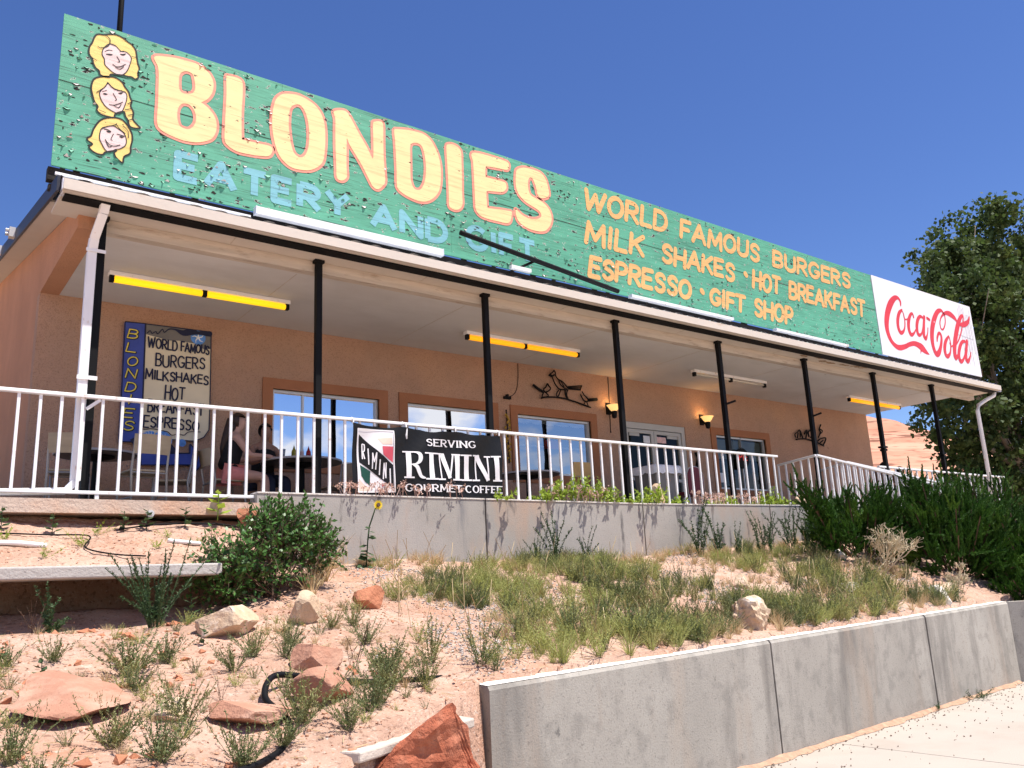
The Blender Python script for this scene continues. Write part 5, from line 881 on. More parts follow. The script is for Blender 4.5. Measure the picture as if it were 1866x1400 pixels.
def seated(label,x,y,rz,skin,hairm,top,legs,long_hair=True,bare_legs=True,glasses=False,armL=None,lean=.06,turn=0.,scale=1.0):
    """a seated figure, local frame: facing -y, seat centre at the origin's 0.46 m height"""
    t = thing('person',label,'person',(x,y,ZF)); t.rotation_euler = (0,0,rz); t.scale = (scale,)*3
    L_ = lean
    N_ = {'pelvis':(0,.02,.56,(.15,.11)),'waist':(0,.0-L_*.3,.70,(.125,.095)),'chest':(0,-.01-L_*.8,.88,(.145,.10)),'collar':(0,-L_-.0,1.00,(.09,.075)),'neck':(0,-L_-.005,1.065,.048),'skull0':(0,-L_-.045,1.125,(.060,.072)),
          'skull1':(0,-L_-.035,1.20,(.080,.102)),'skull2':(0,-L_-.025,1.275,(.070,.086))}
    E_ = [('pelvis','waist'),('waist','chest'),('chest','collar'),('collar','neck'),('neck','skull0'),('skull0','skull1'),('skull1','skull2')]
    for s,n in ((-1,'r'),(1,'l')):
        hand = (armL or ((s*.13,-.46,.78),)*2)[0 if s < 0 else 1]
        el = (s*.25,-.16-L_*.6,.74)
        N_.update({'sh'+n:(s*.165,-L_-.0,.965,.052),'el'+n:(*el,.040),'wr'+n:(*hand,.027),'hd'+n:(hand[0]-s*.03,hand[1]-.07,hand[2]-.005,(.036,.018)),
                   'hip'+n:(s*.09,-.03,.53,.088),'kn'+n:(s*.11,-.44,.50,.06),'an'+n:(s*.11,-.46,.10,.038),'ft'+n:(s*.12,-.58,.035,.032)})
        E_ += [('collar','sh'+n),('sh'+n,'el'+n),('el'+n,'wr'+n),('wr'+n,'hd'+n),('pelvis','hip'+n),('hip'+n,'kn'+n),('kn'+n,'an'+n),('an'+n,'ft'+n)]
        for k in range(5):                                        # four fingers and the thumb
            hx,hy,hz = N_['hd'+n][:3]
            if k < 4: a_ = (hx+(k-1.5)*.017,hy-.045,hz); b_ = (hx+(k-1.5)*.019,hy-.075-.008*(k in (1,2)),hz-.018)
            else: a_ = (hx-s*.035,hy+.005,hz); b_ = (hx-s*.05,hy-.025,hz-.012)
            N_['f%s%d'%(n,k)] = (*a_,.0085); N_['g%s%d'%(n,k)] = (*b_,.007)
            E_ += [('hd'+n,'f%s%d'%(n,k)),('f%s%d'%(n,k),'g%s%d'%(n,k))]
    N_['nose'] = (0,-L_-.135,1.185,.012); E_.append(('skull1','nose'))
    c,s_ = math.cos(turn),math.sin(turn)
    hp = lambda p: (p[0]*c-(p[1]+L_)*s_, p[0]*s_+(p[1]+L_)*c-L_, *p[2:])
    for k in ('skull0','skull1','skull2','nose'): N_[k] = hp(N_[k])
    skinned('body',t,N_,E_,skin)
    # clothing: a vest over the torso, shorts or trousers over the legs
    T = {k:(*N_[k][:3],tuple(q+.034 for q in N_[k][3])) for k in ('pelvis','waist','chest')}
    T['up'] = (0,-L_*.98,.985,(.155,.10))
    skinned('top',t,T,[('pelvis','waist'),('waist','chest'),('chest','up')],top)
    G_ = {'pelvis':(0,.02,.55,(.162,.122))}; E2 = []
    for n in 'rl':
        G_['hip'+n] = (*N_['hip'+n][:3],.102); kx,ky,kz,kr = N_['kn'+n]
        f = .55 if bare_legs else 1
        G_['th'+n] = (N_['hip'+n][0]+(kx-N_['hip'+n][0])*f, -.03+(ky+.03)*f, .53+(kz-.53)*f,.088-.012*f); E2 += [('pelvis','hip'+n),('hip'+n,'th'+n)]
        if not bare_legs: G_['sh_'+n] = (*N_['an'+n][:3],.05); E2 += [('th'+n,'sh_'+n)]
    skinned('shorts' if bare_legs else 'trousers',t,G_,E2,legs)
    hv = []; hf = []; nu,nv = 24,14
    for j in range(nv+1):
        for i in range(nu):
            a = 2*math.pi*i/nu; b_ = math.pi*(j/nv)*.80; hv.append(hp((.088*math.sin(b_)*math.cos(a),-L_-.028+.108*math.sin(b_)*math.sin(a),1.212+.104*math.cos(b_))))
    for j in range(nv):
        for i in range(nu):
            a = 2*math.pi*(i+.5)/nu; b_ = math.pi*((j+.5)/nv)*.80
            if math.sin(a) < -.12 and b_ > 1.0: continue
            hf.append((j*nu+i,j*nu+(i+1)%nu,(j+1)*nu+(i+1)%nu,(j+1)*nu+i))
    hm_ = MB(); hm_.add(hv,hf)
    if long_hair: hm_.tube([hp((0,-L_+.03,1.22)),hp((0,-L_+.065,1.10)),hp((.01,-L_+.10,.98)),hp((.02,-L_+.135,.86)),hp((.02,-L_+.15,.76))],[.075,.07,.06,.042,.015],12)
    o_ = np.array(root_loc(t)); hm_.v = [tuple(np.array(p)+o_) for p in hm_.v]; hm_.build('hair',hairm,t,smooth=True)
    H_ = {'a':(*hp((0,-L_+.0,1.275)),(.082,.094)),'b':(*hp((0,-L_+.035,1.22)),(.080,.082)),'c':(*hp((0,-L_+.055,1.14)),(.066,.06))}
    EH = [('a','b'),('b','c')]
    if False:
        H_['d'] = (*hp((0,-L_+.10,1.02)),(.05,.045)); H_['e'] = (*hp((0,-L_+.15,.90)),(.032,.03)); H_['f'] = (*hp((0,-L_+.17,.80)),.012); EH += [('c','d'),('d','e'),('e','f')]
    fm = MB()
    for sx in (-1,1):
        if glasses:
            q = [(sx*.035+.028*math.cos(a),-L_-.118,1.215+.02*math.sin(a)) for a in [k*math.pi/5 for k in range(10)]]; fm.add([hp(p) for p in q]+[hp((p[0],p[1]+.012,p[2])) for p in q],[tuple(range(10)),tuple(range(10,20))[::-1]]+[(i,(i+1)%10,10+(i+1)%10,10+i) for i in range(10)])
        else: fm.tube([hp((sx*.03-.012,-L_-.112,1.212)),hp((sx*.03,-L_-.116,1.215)),hp((sx*.03+.012,-L_-.112,1.212))],[.003,.007,.003],6)
    if glasses: fm.tube([hp((-.07,-L_-.10,1.222)),hp((0,-L_-.122,1.222)),hp((.07,-L_-.10,1.222))],.004,5)
    fm.tube([hp((-.022,-L_-.106,1.142)),hp((0,-L_-.112,1.140)),hp((.022,-L_-.106,1.142))],[.003,.006,.003],6)
    # built in local space: undo the shift that link_mesh applies for parents
    off = np.array(root_loc(t)); fm.v = [tuple(np.array(p)+off) for p in fm.v]
    fm.build('sunglasses' if glasses else 'face_features',M_black if glasses else M_hdark,t)
    return t
seated('seated woman with long brown hair, black top and pink shorts reaching onto the table',3.52,10.47,math.pi/2-.12,M_skin,M_hbrown,M_topb,M_pink,True,True,armL=((-.10,-.44,.765),(.12,-.42,.775)),lean=.08)
seated('person in sunglasses and dark vest sitting behind the round table facing out',4.16,10.98,.1,M_skin2,M_hdark,M_topb,M_denim,False,False,True,armL=((-.16,-.30,.77),(.16,-.30,.775)),lean=.02)
for lb,x,y,z in (('dark haired person sitting far along the porch by the last railing',16.88,9.55,.2),('lower dark head of a person seated at the far right end of the porch',18.0,9.85,.3)):
    seated(lb,x,y,z,M_skin2,M_hdark,M_topb,M_denim,False,False,scale=.93)
# ------------------------------------------------------------------ bin, maroon chair, round pie sign
x,y = 10.32,9.72
TB = thing('waste_bin','grey waste bin with a white plastic liner folded over its rim','bin',(x,y,ZF))
MB().add([(x-.22,y-.20,ZF),(x+.22,y-.20,ZF),(x+.22,y+.20,ZF),(x-.22,y+.20,ZF),(x-.28,y-.25,ZF+.78),(x+.28,y-.25,ZF+.78),(x+.28,y+.25,ZF+.78),(x-.28,y+.25,ZF+.78)],[(0,3,2,1),(0,1,5,4),(1,2,6,5),(2,3,7,6),(3,0,4,7),(4,5,6,7)]).build('bin_body',mat('grey_plastic',(.20,.19,.185),.5,.1),TB,bevel=.012)
n = 40; V = []; F = []
for j,(sc,z) in enumerate(((.80,.79),(.98,.84),(1.05,.82),(1.08,.76),(1.09,.70))):
    for k in range(n):
        a = 2*math.pi*k/n; ca,sa = math.cos(a),math.sin(a); q = max(abs(ca),abs(sa)); f = noise.noise(Vector((ca*3,sa*3,j)))
        V.append((x+.285*sc*ca/q+.02*f,y+.26*sc*sa/q+.02*f,ZF+z+.045*f*(j > 1)))
for j in range(4):
    for k in range(n): F.append((j*n+k,j*n+(k+1)%n,(j+1)*n+(k+1)%n,(j+1)*n+k))
F.append(tuple(range(n)))
link_mesh('bin_liner',V,F,mat('white_plastic_film',(.78,.78,.80),.35,.05,4,.4,14),TB,smooth=True)
MC = thing('padded_chair','maroon padded chair with a rounded back beside the door','chair',(11.35,9.95,ZF))
q = [(-.2,.42),(-.21,.62),(-.2,.78),(-.14,.87),(-.05,.90),(.05,.90),(.14,.87),(.2,.78),(.21,.62),(.2,.42)]
M_mar = mat('maroon_vinyl',(.16,.022,.035),.5,.1)
MB().prism([(11.35+a*.95,ZF+b_) for a,b_ in q],1,9.78,9.83).build('backrest',M_mar,MC,bevel=.015)
MB().tube([(11.35+a,9.805,ZF+b_) for a,b_ in q],.013,8).build('back_frame',M_alu,MC,smooth=True)
MB().box(11.15,11.55,9.83,10.22,ZF+.42,ZF+.48).build('seat',M_mar,MC,bevel=.015)
for sx in (-.18,.18):
    for yy in (9.81,10.2): MB().tube([(11.35+sx,yy,ZF+.42),(11.35+sx*1.05,yy+(.04 if yy > 10 else -.04),ZF)],.012,8).build('leg',M_alu,MC)
yp = YW-.02
PS = thing('pie_sign','round black sign with red PIE lettering hanging before the last window','sign',(14.75,yp,4.1))
MB().tube([(14.75,yp-.03,4.07),(14.75,yp,4.07)],.22,28).build('disc',M_black,PS)
pf = Flat(yp-.034); lay_text(pf,'PIE',14.62,14.90,4.02,4.02,.15,.024,gap=.3); pf.build('lettering',mat('red_neon',(.70,.05,.04),.5,.05,emit=.25),PS)
MB().tube([(14.75,yp-.015,4.29),(14.75,yp-.015,4.52)],.006,5).build('hook',M_black,PS)
lt = thing('shop_light','lit white tube light on the ceiling inside the door','light',(12.9,12.6,4.9))
MB().tube([(12.15,12.75,4.72),(13.3,13.4,4.72)],.035,8).build('tube',mat('lit_tube',(.95,.95,.70),.4,0,emit=1.6),lt)
MB().bar((12.1,12.72,4.78),(13.35,13.43,4.78),.12,.05).build('housing',M_white,lt)
# ------------------------------------------------------------------ rocks
import bmesh
def rock_mesh(sx,sy,sz,seed,cuts=13,rough=.035,flat=None):
    r = random.Random(seed); bm = bmesh.new(); bmesh.ops.create_icosphere(bm,subdivisions=4,radius=1)
    pl = []
    for k in range(cuts):
        n = Vector((r.gauss(0,1),r.gauss(0,1),r.gauss(0,1)*.8)).normalized(); pl.append((n,r.uniform(.42,.80)))
    if flat: pl.append((Vector(flat[:3]).normalized(),flat[3]))
    for v in bm.verts:
        for n,d in pl:
            q = v.co.dot(n)
            if q > d: v.co -= n*(q-d)
        p = v.co*1.0+Vector((seed*3.1,0,0))
        v.co *= 1+rough*(noise.noise(p*1.8)+.6*noise.noise(p*4.5)+.35*noise.noise(p*11))
        v.co = Vector((v.co.x*sx,v.co.y*sy,v.co.z*sz))
    V = [tuple(v.co) for v in bm.verts]; F = [tuple(v.index for v in f.verts) for f in bm.faces]; bm.free(); return V,F
M_rw = mat('pale_sandstone',(.55,.41,.29),.9,.18,5,.8,25,.1,layers=(((.50,.28,.15),(3,3,3),.52,.7,.6),((.78,.70,.62),(5,5,5),.55,.66,.6)))
M_rr = mat('red_sandstone',(.42,.175,.10),.9,.2,5,.9,25,.1,layers=(((.55,.28,.18),(4,4,4),.55,.7,.5),((.20,.07,.045),(9,9,9),.60,.7,.5)))
M_rt = mat('tan_sandstone',(.40,.205,.14),.92,.15,4,.7,30,.1,layers=(((.60,.42,.32),(3,3,3),.5,.7,.5),((.25,.12,.075),(7,7,16),.58,.68,.5),))
M_rwh = mat('white_limestone',(.64,.58,.52),.9,.12,6,.8,25,.1)
M_big = mat('rough_red_boulder',(.36,.115,.065),.92,.3,9,1,30,.1,layers=(((.50,.22,.14),(7,7,7),.5,.7,.6),((.12,.04,.03),(12,12,12),.58,.68,.7)))
def rock(label,x,y,sx,sy,sz,m_,seed,tilt=(0,0,0),dz=0,cuts=13,flat=None,rough=.035,cat='rock'):
    V,F = rock_mesh(sx,sy,sz,seed,cuts,rough,flat); o = link_mesh('rock',V,F,m_)
    o.location = (x,y,terrain(x,y)+sz*.45+dz); o.rotation_euler = tilt; return tag(o,label,cat,'rocks on the red slope')
rock('large pale tan rock below the leafy green bush',2.20,6.35,.29,.22,.155,M_rw,41,(.1,.1,.3))
rock('smaller pale rock just right of the large tan rock under the bush',2.82,6.55,.17,.15,.17,M_rw,2,(.3,0,.9))
rock('rounded red boulder below the sunflower',3.65,7.0,.17,.15,.13,M_rr,3,(0,0,.4),.02,12)
rock('tan wedge of rock with a shaded face above the black hose',2.48,5.52,.19,.16,.13,M_rt,14,(.2,-.2,.2),0,9)
rock('tilted red rock the black hose runs behind',2.27,4.9,.21,.16,.13,M_rt,15,(.25,.1,-.3),0,9)
rock('broad flat slab of pink stone on the left of the slope',1.02,5.22,.42,.42,.12,M_rt,6,(.30,.03,.5),-.03,10,(0,0,1,.5),.03)
rock('small pale flat stone in front of the pink slab',1.40,4.93,.15,.13,.06,M_rw,7,(.1,0,.2))
rock('low tan stone in the middle of the foreground',1.76,4.76,.26,.20,.08,M_rt,8,(.12,.05,-.2),.01)
def hull_rock(pts,disp,seed):
    bm = bmesh.new()
    for p in pts: bm.verts.new(p)
    bmesh.ops.convex_hull(bm,input=bm.verts[:]); bmesh.ops.delete(bm,geom=[v for v in bm.verts if not v.link_faces],context='VERTS')
    bmesh.ops.triangulate(bm,faces=bm.faces[:])
    for k in range(4): bmesh.ops.subdivide_edges(bm,edges=bm.edges[:],cuts=1,use_grid_fill=True)
    bm.normal_update()
    for v in bm.verts:
        p = v.co*1.0+Vector((seed,0,0)); q = Vector((p.x*1.2+p.z*2,p.y,p.z*4-p.x*2))
        v.co += v.normal*disp*(noise.noise(q*2.2)+.7*noise.noise(p*9)+.5*noise.noise(p*19))
    V = [tuple(v.co) for v in bm.verts]; F = [tuple(v.index for v in f.verts) for f in bm.faces]; bm.free(); return V,F
V,F = hull_rock([(1.78,4.40,.35),(1.86,4.38,.48),(2.22,4.28,.70),(2.50,4.13,.94),(2.63,4.11,1.01),(2.70,4.08,.88),(2.76,4.02,.5),(2.74,3.98,.3),(2.15,4.3,.3),(2.60,4.3,.85),(2.75,4.3,.85),(2.85,4.3,.4),(2.3,4.45,.45)],.042,3.3)
tag(link_mesh('rock',V,F,M_big),'huge rough dark red boulder leaning against the end of the sidewalk wall','rock','rocks on the red slope')
rock('craggy tan and white rock by the sidewalk wall',7.15,5.68,.27,.22,.20,M_rw,10,(.3,.35,.2),.0,12,None,.24)
rock('small pale rock above the craggy tan rock',8.75,7.0,.15,.14,.13,M_rw,11,(0,.2,0))
rock('small white rock near the foot of the dry twig bush',11.95,7.62,.17,.13,.10,M_rwh,12)
rock('low white stone half buried in dry grass on the right',10.5,6.6,.27,.2,.10,M_rwh,13,(0,.1,.3),-.02)
rock('bright white rock in front of the juniper hedge',11.55,5.98,.26,.20,.16,M_rwh,24,(0,0,.3),-.02)
rock('tan rock leaning on the bright white rock by the juniper',12.0,6.12,.24,.18,.18,M_rw,25,(0,.2,.1),0)
rock('thin flat tan stone near the wall cap on the right',9.3,5.95,.15,.12,.05,M_rt,16)
V,F = rock_mesh(.12,.1,.15,31); o = link_mesh('rock',V,F,M_rr); o.location = (3.12,8.62,2.44); tag(o,'orange red lump of stone at the end of the porch curb','rock','rocks on the red slope')
V,F = rock_mesh(.13,.11,.20,33,7); o = link_mesh('rock',V,F,M_rw); o.location = (9.55,8.98,2.86); o.rotation_euler = (0,-.35,0); tag(o,'pale upright stone among the plants before the waste bin','rock','rocks on the terrace')
V,F = rock_mesh(.30,.16,.14,34,7); o = link_mesh('rock',V,F,M_rw); o.location = (12.75,8.62,2.78); o.rotation_euler = (0,.25,.2); tag(o,'pale pointed stone at the right end of the terrace wall','rock','rocks on the terrace')
# stub of an older wall in front of the big boulder
ST = MB().prism([(2.10,4.14),(3.12,4.62),(3.12,4.84),(2.04,4.26)],2,.79,.845).build('wall_stub',M_stub,None,bevel=.01)
tag(ST,'low pale concrete stub running into the slope behind the big red boulder','wall')
# gravel and pebbles
def scatter_pebbles(name,pts,m_,smin,smax):
    V = []; F = []; r = random.Random(11)
    for x,y,z in pts:
        s = r.uniform(smin,smax); o = len(V)
        w1,w2 = r.uniform(0,6.3),r.uniform(-.7,.7); c1,s1,c2,s2 = math.cos(w1),math.sin(w1),math.cos(w2),math.sin(w2)
        for A_ in ((1,0,.3),(-1,.2,0),(.1,1,0),(0,-1,.2),(.2,.1,1),(0,-.2,-1)):
            qx,qy,qz = [q*s*r.uniform(.6,1.25) for q in A_]; qz *= .75; qx,qz = qx*c2-qz*s2,qx*s2+qz*c2
            V.append((x+qx*c1-qy*s1,y+qx*s1+qy*c1,z+qz+s*.25))
        F += [tuple(o+q for q in f) for f in ((0,2,4),(2,1,4),(1,3,4),(3,0,4),(2,0,5),(1,2,5),(3,1,5),(0,3,5))]
    o = link_mesh(name,V,F,m_); o['kind'] = 'stuff'; return o
pts = []; r = random.Random(4)
while len(pts) < 9000:
    x = r.uniform(-.5,12.5); y = r.uniform(yw(x)+.15,yu(x)-.05) if x > 3.2 else r.uniform(3.9,7.6)
    n_ = noise.noise(Vector((x*.8,y*.8,6)))+.4*noise.noise(Vector((x*2.5,y*2.5,2)))
    if n_+(.12 if x > 3.5 else -.40) > r.random()*.55: pts.append((x,y,terrain(x,y)))
scatter_pebbles('gravel',pts,mat('grey_gravel',(.40,.35,.32),.9,.4,40),.006,.017)
pts = []
for k in range(3200):
    x = r.uniform(-.5,4.2); y = r.uniform(3.6,7.6); pts.append((x,y,terrain(x,y)))
for k in range(500):
    x = r.uniform(-1,3.2); y = r.uniform(7.66,8.7); pts.append((x,y,bed(x,y)))
scatter_pebbles('soil_clods',pts,mat('red_clod',(.46,.25,.16),.95,.3,30),.004,.014)
pts = []
for k in range(330):
    x = r.uniform(-.5,3.6); y = r.uniform(3.8,7.4)
    if noise.noise(Vector((x*1.1,y*1.1,15))) > -.1: pts.append((x,y,terrain(x,y)-.012))
scatter_pebbles('rubble',pts,M_rr,.015,.05)
pts = []
for k in range(420):
    x = r.uniform(5,13.2); y = yw(x)-.03-abs(r.gauss(0,.5 if k%3 else .08)); pts.append((x,y,.004))
scatter_pebbles('grit',pts,mat('dark_grit',(.20,.15,.12),.9,.4,30),.004,.013)
# strip of washed-down dirt along the foot of the sidewalk wall
V = []; F = []
xs = np.arange(3.6,13.25,.08)
for x in xs:
    w_ = .05+.11*abs(noise.noise(Vector((x*1.7,0,0))))+.03*noise.noise(Vector((x*7,0,0)))
    V += [(x,yw(x)-.0,.035+.02*noise.noise(Vector((x*3,1,0)))),(x,yw(x)-max(.02,w_),.004)]
for i in range(len(xs)-1): F.append((2*i,2*i+1,2*i+3,2*i+2))
struct(link_mesh('dirt_strip',V,F,mat('washed_dirt',(.40,.25,.17),.95,.3,14,.6,40)))
# ------------------------------------------------------------------ foliage
def leafm(name,c,var=.35,tr=.25,rough=.6,scale=9,rnd=0,layers=()): return mat(name,c,rough,var,scale,0,1,.3,trans=tr,rnd=rnd,layers=layers)
M_weed = leafm('grey_green_weed',(.135,.165,.065),.35,.2,layers=(((.34,.31,.12),(3,3,3),.48,.64,.7),))
M_weed2 = leafm('yellow_green_weed',(.38,.40,.13),.3,.25,layers=(((.42,.33,.16),(3,3,3),.5,.66,.6),))
M_weedd = leafm('dark_green_weed',(.045,.085,.03),.35,.2)
M_straw = leafm('dry_straw',(.56,.42,.235),.25,.15)
M_bush = leafm('glossy_bush_leaf',(.06,.14,.03),.4,.15,.35)
M_lime = leafm('lime_leaf',(.28,.38,.05),.3,.35)
M_twig = mat('grey_twig',(.42,.35,.26),.9,.2,12)
M_brown = mat('brown_twig',(.10,.06,.04),.9,.3,12)
M_rosy = leafm('dry_rosy_flower',(.60,.40,.33),.25,.2)
class FO:
    """a heap of four-cornered leaves"""
    def __init__(s): s.q = []
    def quad(s,p,d,l,w,nrm):
        """leaf from p along d, length l, half width w"""
        d = d/np.linalg.norm(d); x = np.cross(d,nrm); k = np.linalg.norm(x)
        if k < 1e-4: x = np.cross(d,[.3,.5,.8]); k = np.linalg.norm(x)
        x = x/k; s.q.append(np.array([[p,p+d*l*.45+x*w,p+d*l,p+d*l*.45-x*w]]))
    def stem(s,pts,r):
        for a,b_ in zip(pts,pts[1:]):
            d = b_-a; x = np.cross(d,[.2,.9,.3]); x = x/(np.linalg.norm(x)+1e-9)*r; y = np.cross(d,x); y = y/(np.linalg.norm(y)+1e-9)*r
            A = [a+x,a-x*.5+y*.87,a-x*.5-y*.87]; B = [b_+x*.8,b_-x*.4+y*.7,b_-x*.4-y*.7]
            s.q.append(np.array([[A[i],A[(i+1)%3],B[(i+1)%3],B[i]] for i in range(3)]))
    def arr(s):
        if len(s.q) > 1: s.q = [np.concatenate(s.q)]
        return s.q[0]
    def merge(s,o,pos,sc,rz):
        c,q = math.cos(rz),math.sin(rz); M_ = np.array([[c,q,0],[-q,c,0],[0,0,1.]])
        s.q.append((o.arr()*sc)@M_+np.array(pos))
    def build(s,name,m_,parent=None): return quad_mesh(name,s.arr(),m_,parent)
def rv(s=1.): return rng.normal(0,s,3)
def weed(h=1,ns=20,nl=40,spread=.5,leaf=.075):
    f = FO()
    for k in range(ns):
        a = rng.uniform(0,6.28); o = rng.uniform(.05,spread); hh = rng.uniform(.5,1)
        p0 = np.array([.04*math.cos(a),.04*math.sin(a),-.03]); d = np.array([o*math.cos(a),o*math.sin(a),1.])*hh; bend = rv(.07)
        P = lambda t: p0+d*t+bend*t*t*2
        f.stem([P(t) for t in (0,.35,.7,1)],.006)
        for j in range(nl):
            t = rng.uniform(.15,1.02)**.8; dd = d*.6+rv(.55)+np.array([0,0,.2]); f.quad(P(t),dd,leaf*rng.uniform(.6,1.3)*(1.15-.5*t),leaf*.13,rv())
    return f
def grass(n=46,sp=.5,w=.010):
    f = FO()
    for k in range(n):
        a = rng.uniform(0,6.28); o = abs(rng.normal(0,sp)); h = rng.uniform(.5,1); p = np.array([.1*math.cos(a)*rng.random(),.1*math.sin(a)*rng.random(),-.02]); d = np.array([o*math.cos(a),o*math.sin(a),1.]); d = d/np.linalg.norm(d)
        x = np.cross(d,rv()); x = x/np.linalg.norm(x)*w; m1 = p+d*h*.55; e = p+d*h+np.array([d[0],d[1],-.35])*h*.3
        f.q.append(np.array([[p-x,p+x,m1+x*.8,m1-x*.8],[m1-x*.8,m1+x*.8,e+x*.1,e-x*.1]]))
    return f
def leafy(n=9,l=.4,w=.12):
    f = FO(); f.stem([np.array([0,0,-.05]),np.array([.02,.01,.5]),np.array([0,.03,1.])],.02)
    for k in range(n):
        a = 2.4*k; t = .15+.85*k/n; f.quad(np.array([.02,.01,t]),np.array([math.cos(a),math.sin(a),.45]),l*(1.2-.5*t),w*(1.2-.5*t),np.array([0,0,1.])+rv(.2))
    return f
W_ = [weed() for _ in range(5)]; W2 = [weed(ns=20,nl=30,spread=.9,leaf=.085) for _ in range(3)]; GR = [grass() for _ in range(4)]; LF = [leafy() for _ in range(3)]
# ground cover between the two walls: too dense to count
cov = FO(); cov2 = FO(); dry = FO()
k = 0; r = random.Random(21)
while k < 1500:
    x = r.uniform(3.3,12.3); y = r.uniform(yw(x)+.14,yu(x)-.02); t = (y-yw(x))/(yu(x)-yw(x))
    n_ = .8*noise.noise(Vector((x*.62,y*.62,1)))+.75*noise.noise(Vector((x*2.3,y*2.3,7)))
    dens = .46+n_*1.35
    if x < 4.6: dens -= .55*(4.6-x)+.1
    if 5.3 < x < 6.3 and 6.1 < y < 6.9: dens -= .45
    if x > 8.3: dens -= .16
    if x > 10: dens -= .22
    if y < yw(x)+.9 and 4.2 < x < 8.0: dens += .28
    if r.random() > dens: continue
    k += 1
    s_ = r.uniform(.11,.30)*(1.22-.42*t); q = noise.noise(Vector((x*.8,y*.8,12)))+r.uniform(-.45,.45)+(.18 if t > .62 else -.05)
    p_ = (x,y,terrain(x,y)-.01)
    if q > -.04: cov2.merge(r.choice(W2+GR[:1]),p_,s_*.85,r.uniform(0,6.3))
    elif q < -.34: dry.merge(r.choice(GR),p_,s_*.7,r.uniform(0,6.3))
    else: cov.merge(r.choice(W_+W2),p_,s_,r.uniform(0,6.3))
for k in range(230):                                              # dry grass mats on the right and along the foot of the terrace wall
    x = r.uniform(8.5,12.6) if k%2 else r.uniform(4,12); y = r.uniform(yw(x)+.4,yu(x)-.1) if k%2 else yu(x)-abs(r.gauss(0,.2))
    dry.merge(r.choice(GR),(x,y,terrain(x,y)-.01),r.uniform(.10,.24),r.uniform(0,6.3))
for k in range(520):                                              # thin sprinkle on the bare left slope
    x = r.uniform(-.6,3.6); y = r.uniform(3.9,7.2)
    if noise.noise(Vector((x*1.3,y*1.3,3))) < -.05: continue
    (cov2 if k%3 == 0 else dry if k%3 == 1 else cov).merge(r.choice(GR if k%3 == 1 else W2),(x,y,terrain(x,y)-.01),r.uniform(.05,.13),r.uniform(0,6.3))
for k in range(260):                                              # bleached dead stalks standing in the weeds
    x = r.uniform(3.6,12.2); y = r.uniform(yw(x)+.2,yu(x)-.05); z = terrain(x,y); h = r.uniform(.15,.42); a = r.uniform(0,6.3)
    dry.stem([np.array([x,y,z-.02]),np.array([x+.05*math.cos(a),y+.05*math.sin(a),z+h*.6]),np.array([x+.12*math.cos(a),y+.12*math.sin(a),z+h])],.0035)
for k in range(1500):                                             # fallen stems and litter lying on the soil
    x = r.uniform(-.5,12); y = r.uniform(max(3.9,yw(x)+.1) if x > 3.3 else 3.9,min(yu(x),8.6) if x > 3.3 else 7.2); a = r.uniform(0,6.3); l = r.uniform(.03,.10)
    x2,y2 = x+l*math.cos(a),y+l*math.sin(a)
    if y2 > yw(x2)+.1 or x2 < 3.2: dry.stem([np.array([x,y,terrain(x,y)+.008]),np.array([x2,y2,terrain(x2,y2)+.01])],.0025)
cov.build('weed_cover',M_weed)['kind'] = 'stuff'; cov2.build('yellow_weed_cover',M_weed2)['kind'] = 'stuff'; dry.build('dry_grass',M_straw)['kind'] = 'stuff'
# single plants one can point to
def plant(protos,m_,name,label,cat,spots,group):
    meshes = []
    for f in protos:
        o = f.build(name,m_); meshes.append(o.data); bpy.data.objects.remove(o)
    for i,sp in enumerate(spots):
        x,y,h = sp[:3]; h *= (.82 if protos is WB else 1.25) if name == 'weed' else 1; z = sp[3] if len(sp) > 3 and isinstance(sp[3],(int,float)) else terrain(x,y)-.01
        o = bpy.data.objects.new(name,meshes[i%len(meshes)]); col.objects.link(o); o.location = (x,y,z); o.rotation_euler = (0,0,i*1.7); wd = sp[4] if len(sp) > 4 else 1
        o.scale = (h*wd,h*wd,h); lb = sp[-1] if isinstance(sp[-1],str) else label
        tag(o,lb,cat,group)
WB = [weed(ns=34,nl=34,spread=1.0,leaf=.10) for _ in range(4)]
plant(WB,M_weed,'weed','small grey green weed tuft on the bare red slope at lower left','weed',[
 (1.37,5.72,.30,None,1.5),(1.62,5.85,.24),(1.0,6.0,.20),(.75,5.9,.20),(.45,4.72,.34),(.62,4.55,.26),(1.05,4.62,.28),(1.45,4.85,.30),(1.32,5.35,.20),(2.15,5.75,.26),(2.35,5.7,.22),(1.95,5.55,.24),
 (2.0,4.62,.36),(2.2,4.45,.26),(1.2,4.35,.30),(.7,4.25,.22),(1.55,4.25,.28),(2.55,4.75,.32),(2.75,5.0,.30),(2.9,5.35,.34),(3.05,5.9,.24),(3.0,5.0,.28),(2.5,6.0,.2),(2.95,6.3,.2),(3.2,6.4,.22),(.3,5.3,.28),(.2,4.9,.26),(1.8,4.4,.24),(2.4,4.6,.24)],'weeds on the bare red slope')
plant([weed(ns=9,nl=70,spread=.22,leaf=.075) for _ in range(2)],M_weedd,'weed','dark upright weed at the foot of the terrace wall','weed',[
 (7.15,8.62,.50,),(7.7,8.6,.38),(9.75,8.45,.62),(10.05,8.4,.55),(10.9,8.25,.5),(11.1,8.2,.48),(11.45,8.1,.62),(11.75,8.05,.55),(12.1,7.95,.5),(10.45,8.3,.4),(6.9,8.65,.3)],'dark weeds along the terrace wall')
plant([weed(ns=7,nl=55,spread=.35,leaf=.12)],M_weedd,'feathery_shrub','dark feathery shrub growing before the shadow under the concrete slab','shrub',[(1.78,6.72,.62,None,1.2)],None) if False else None
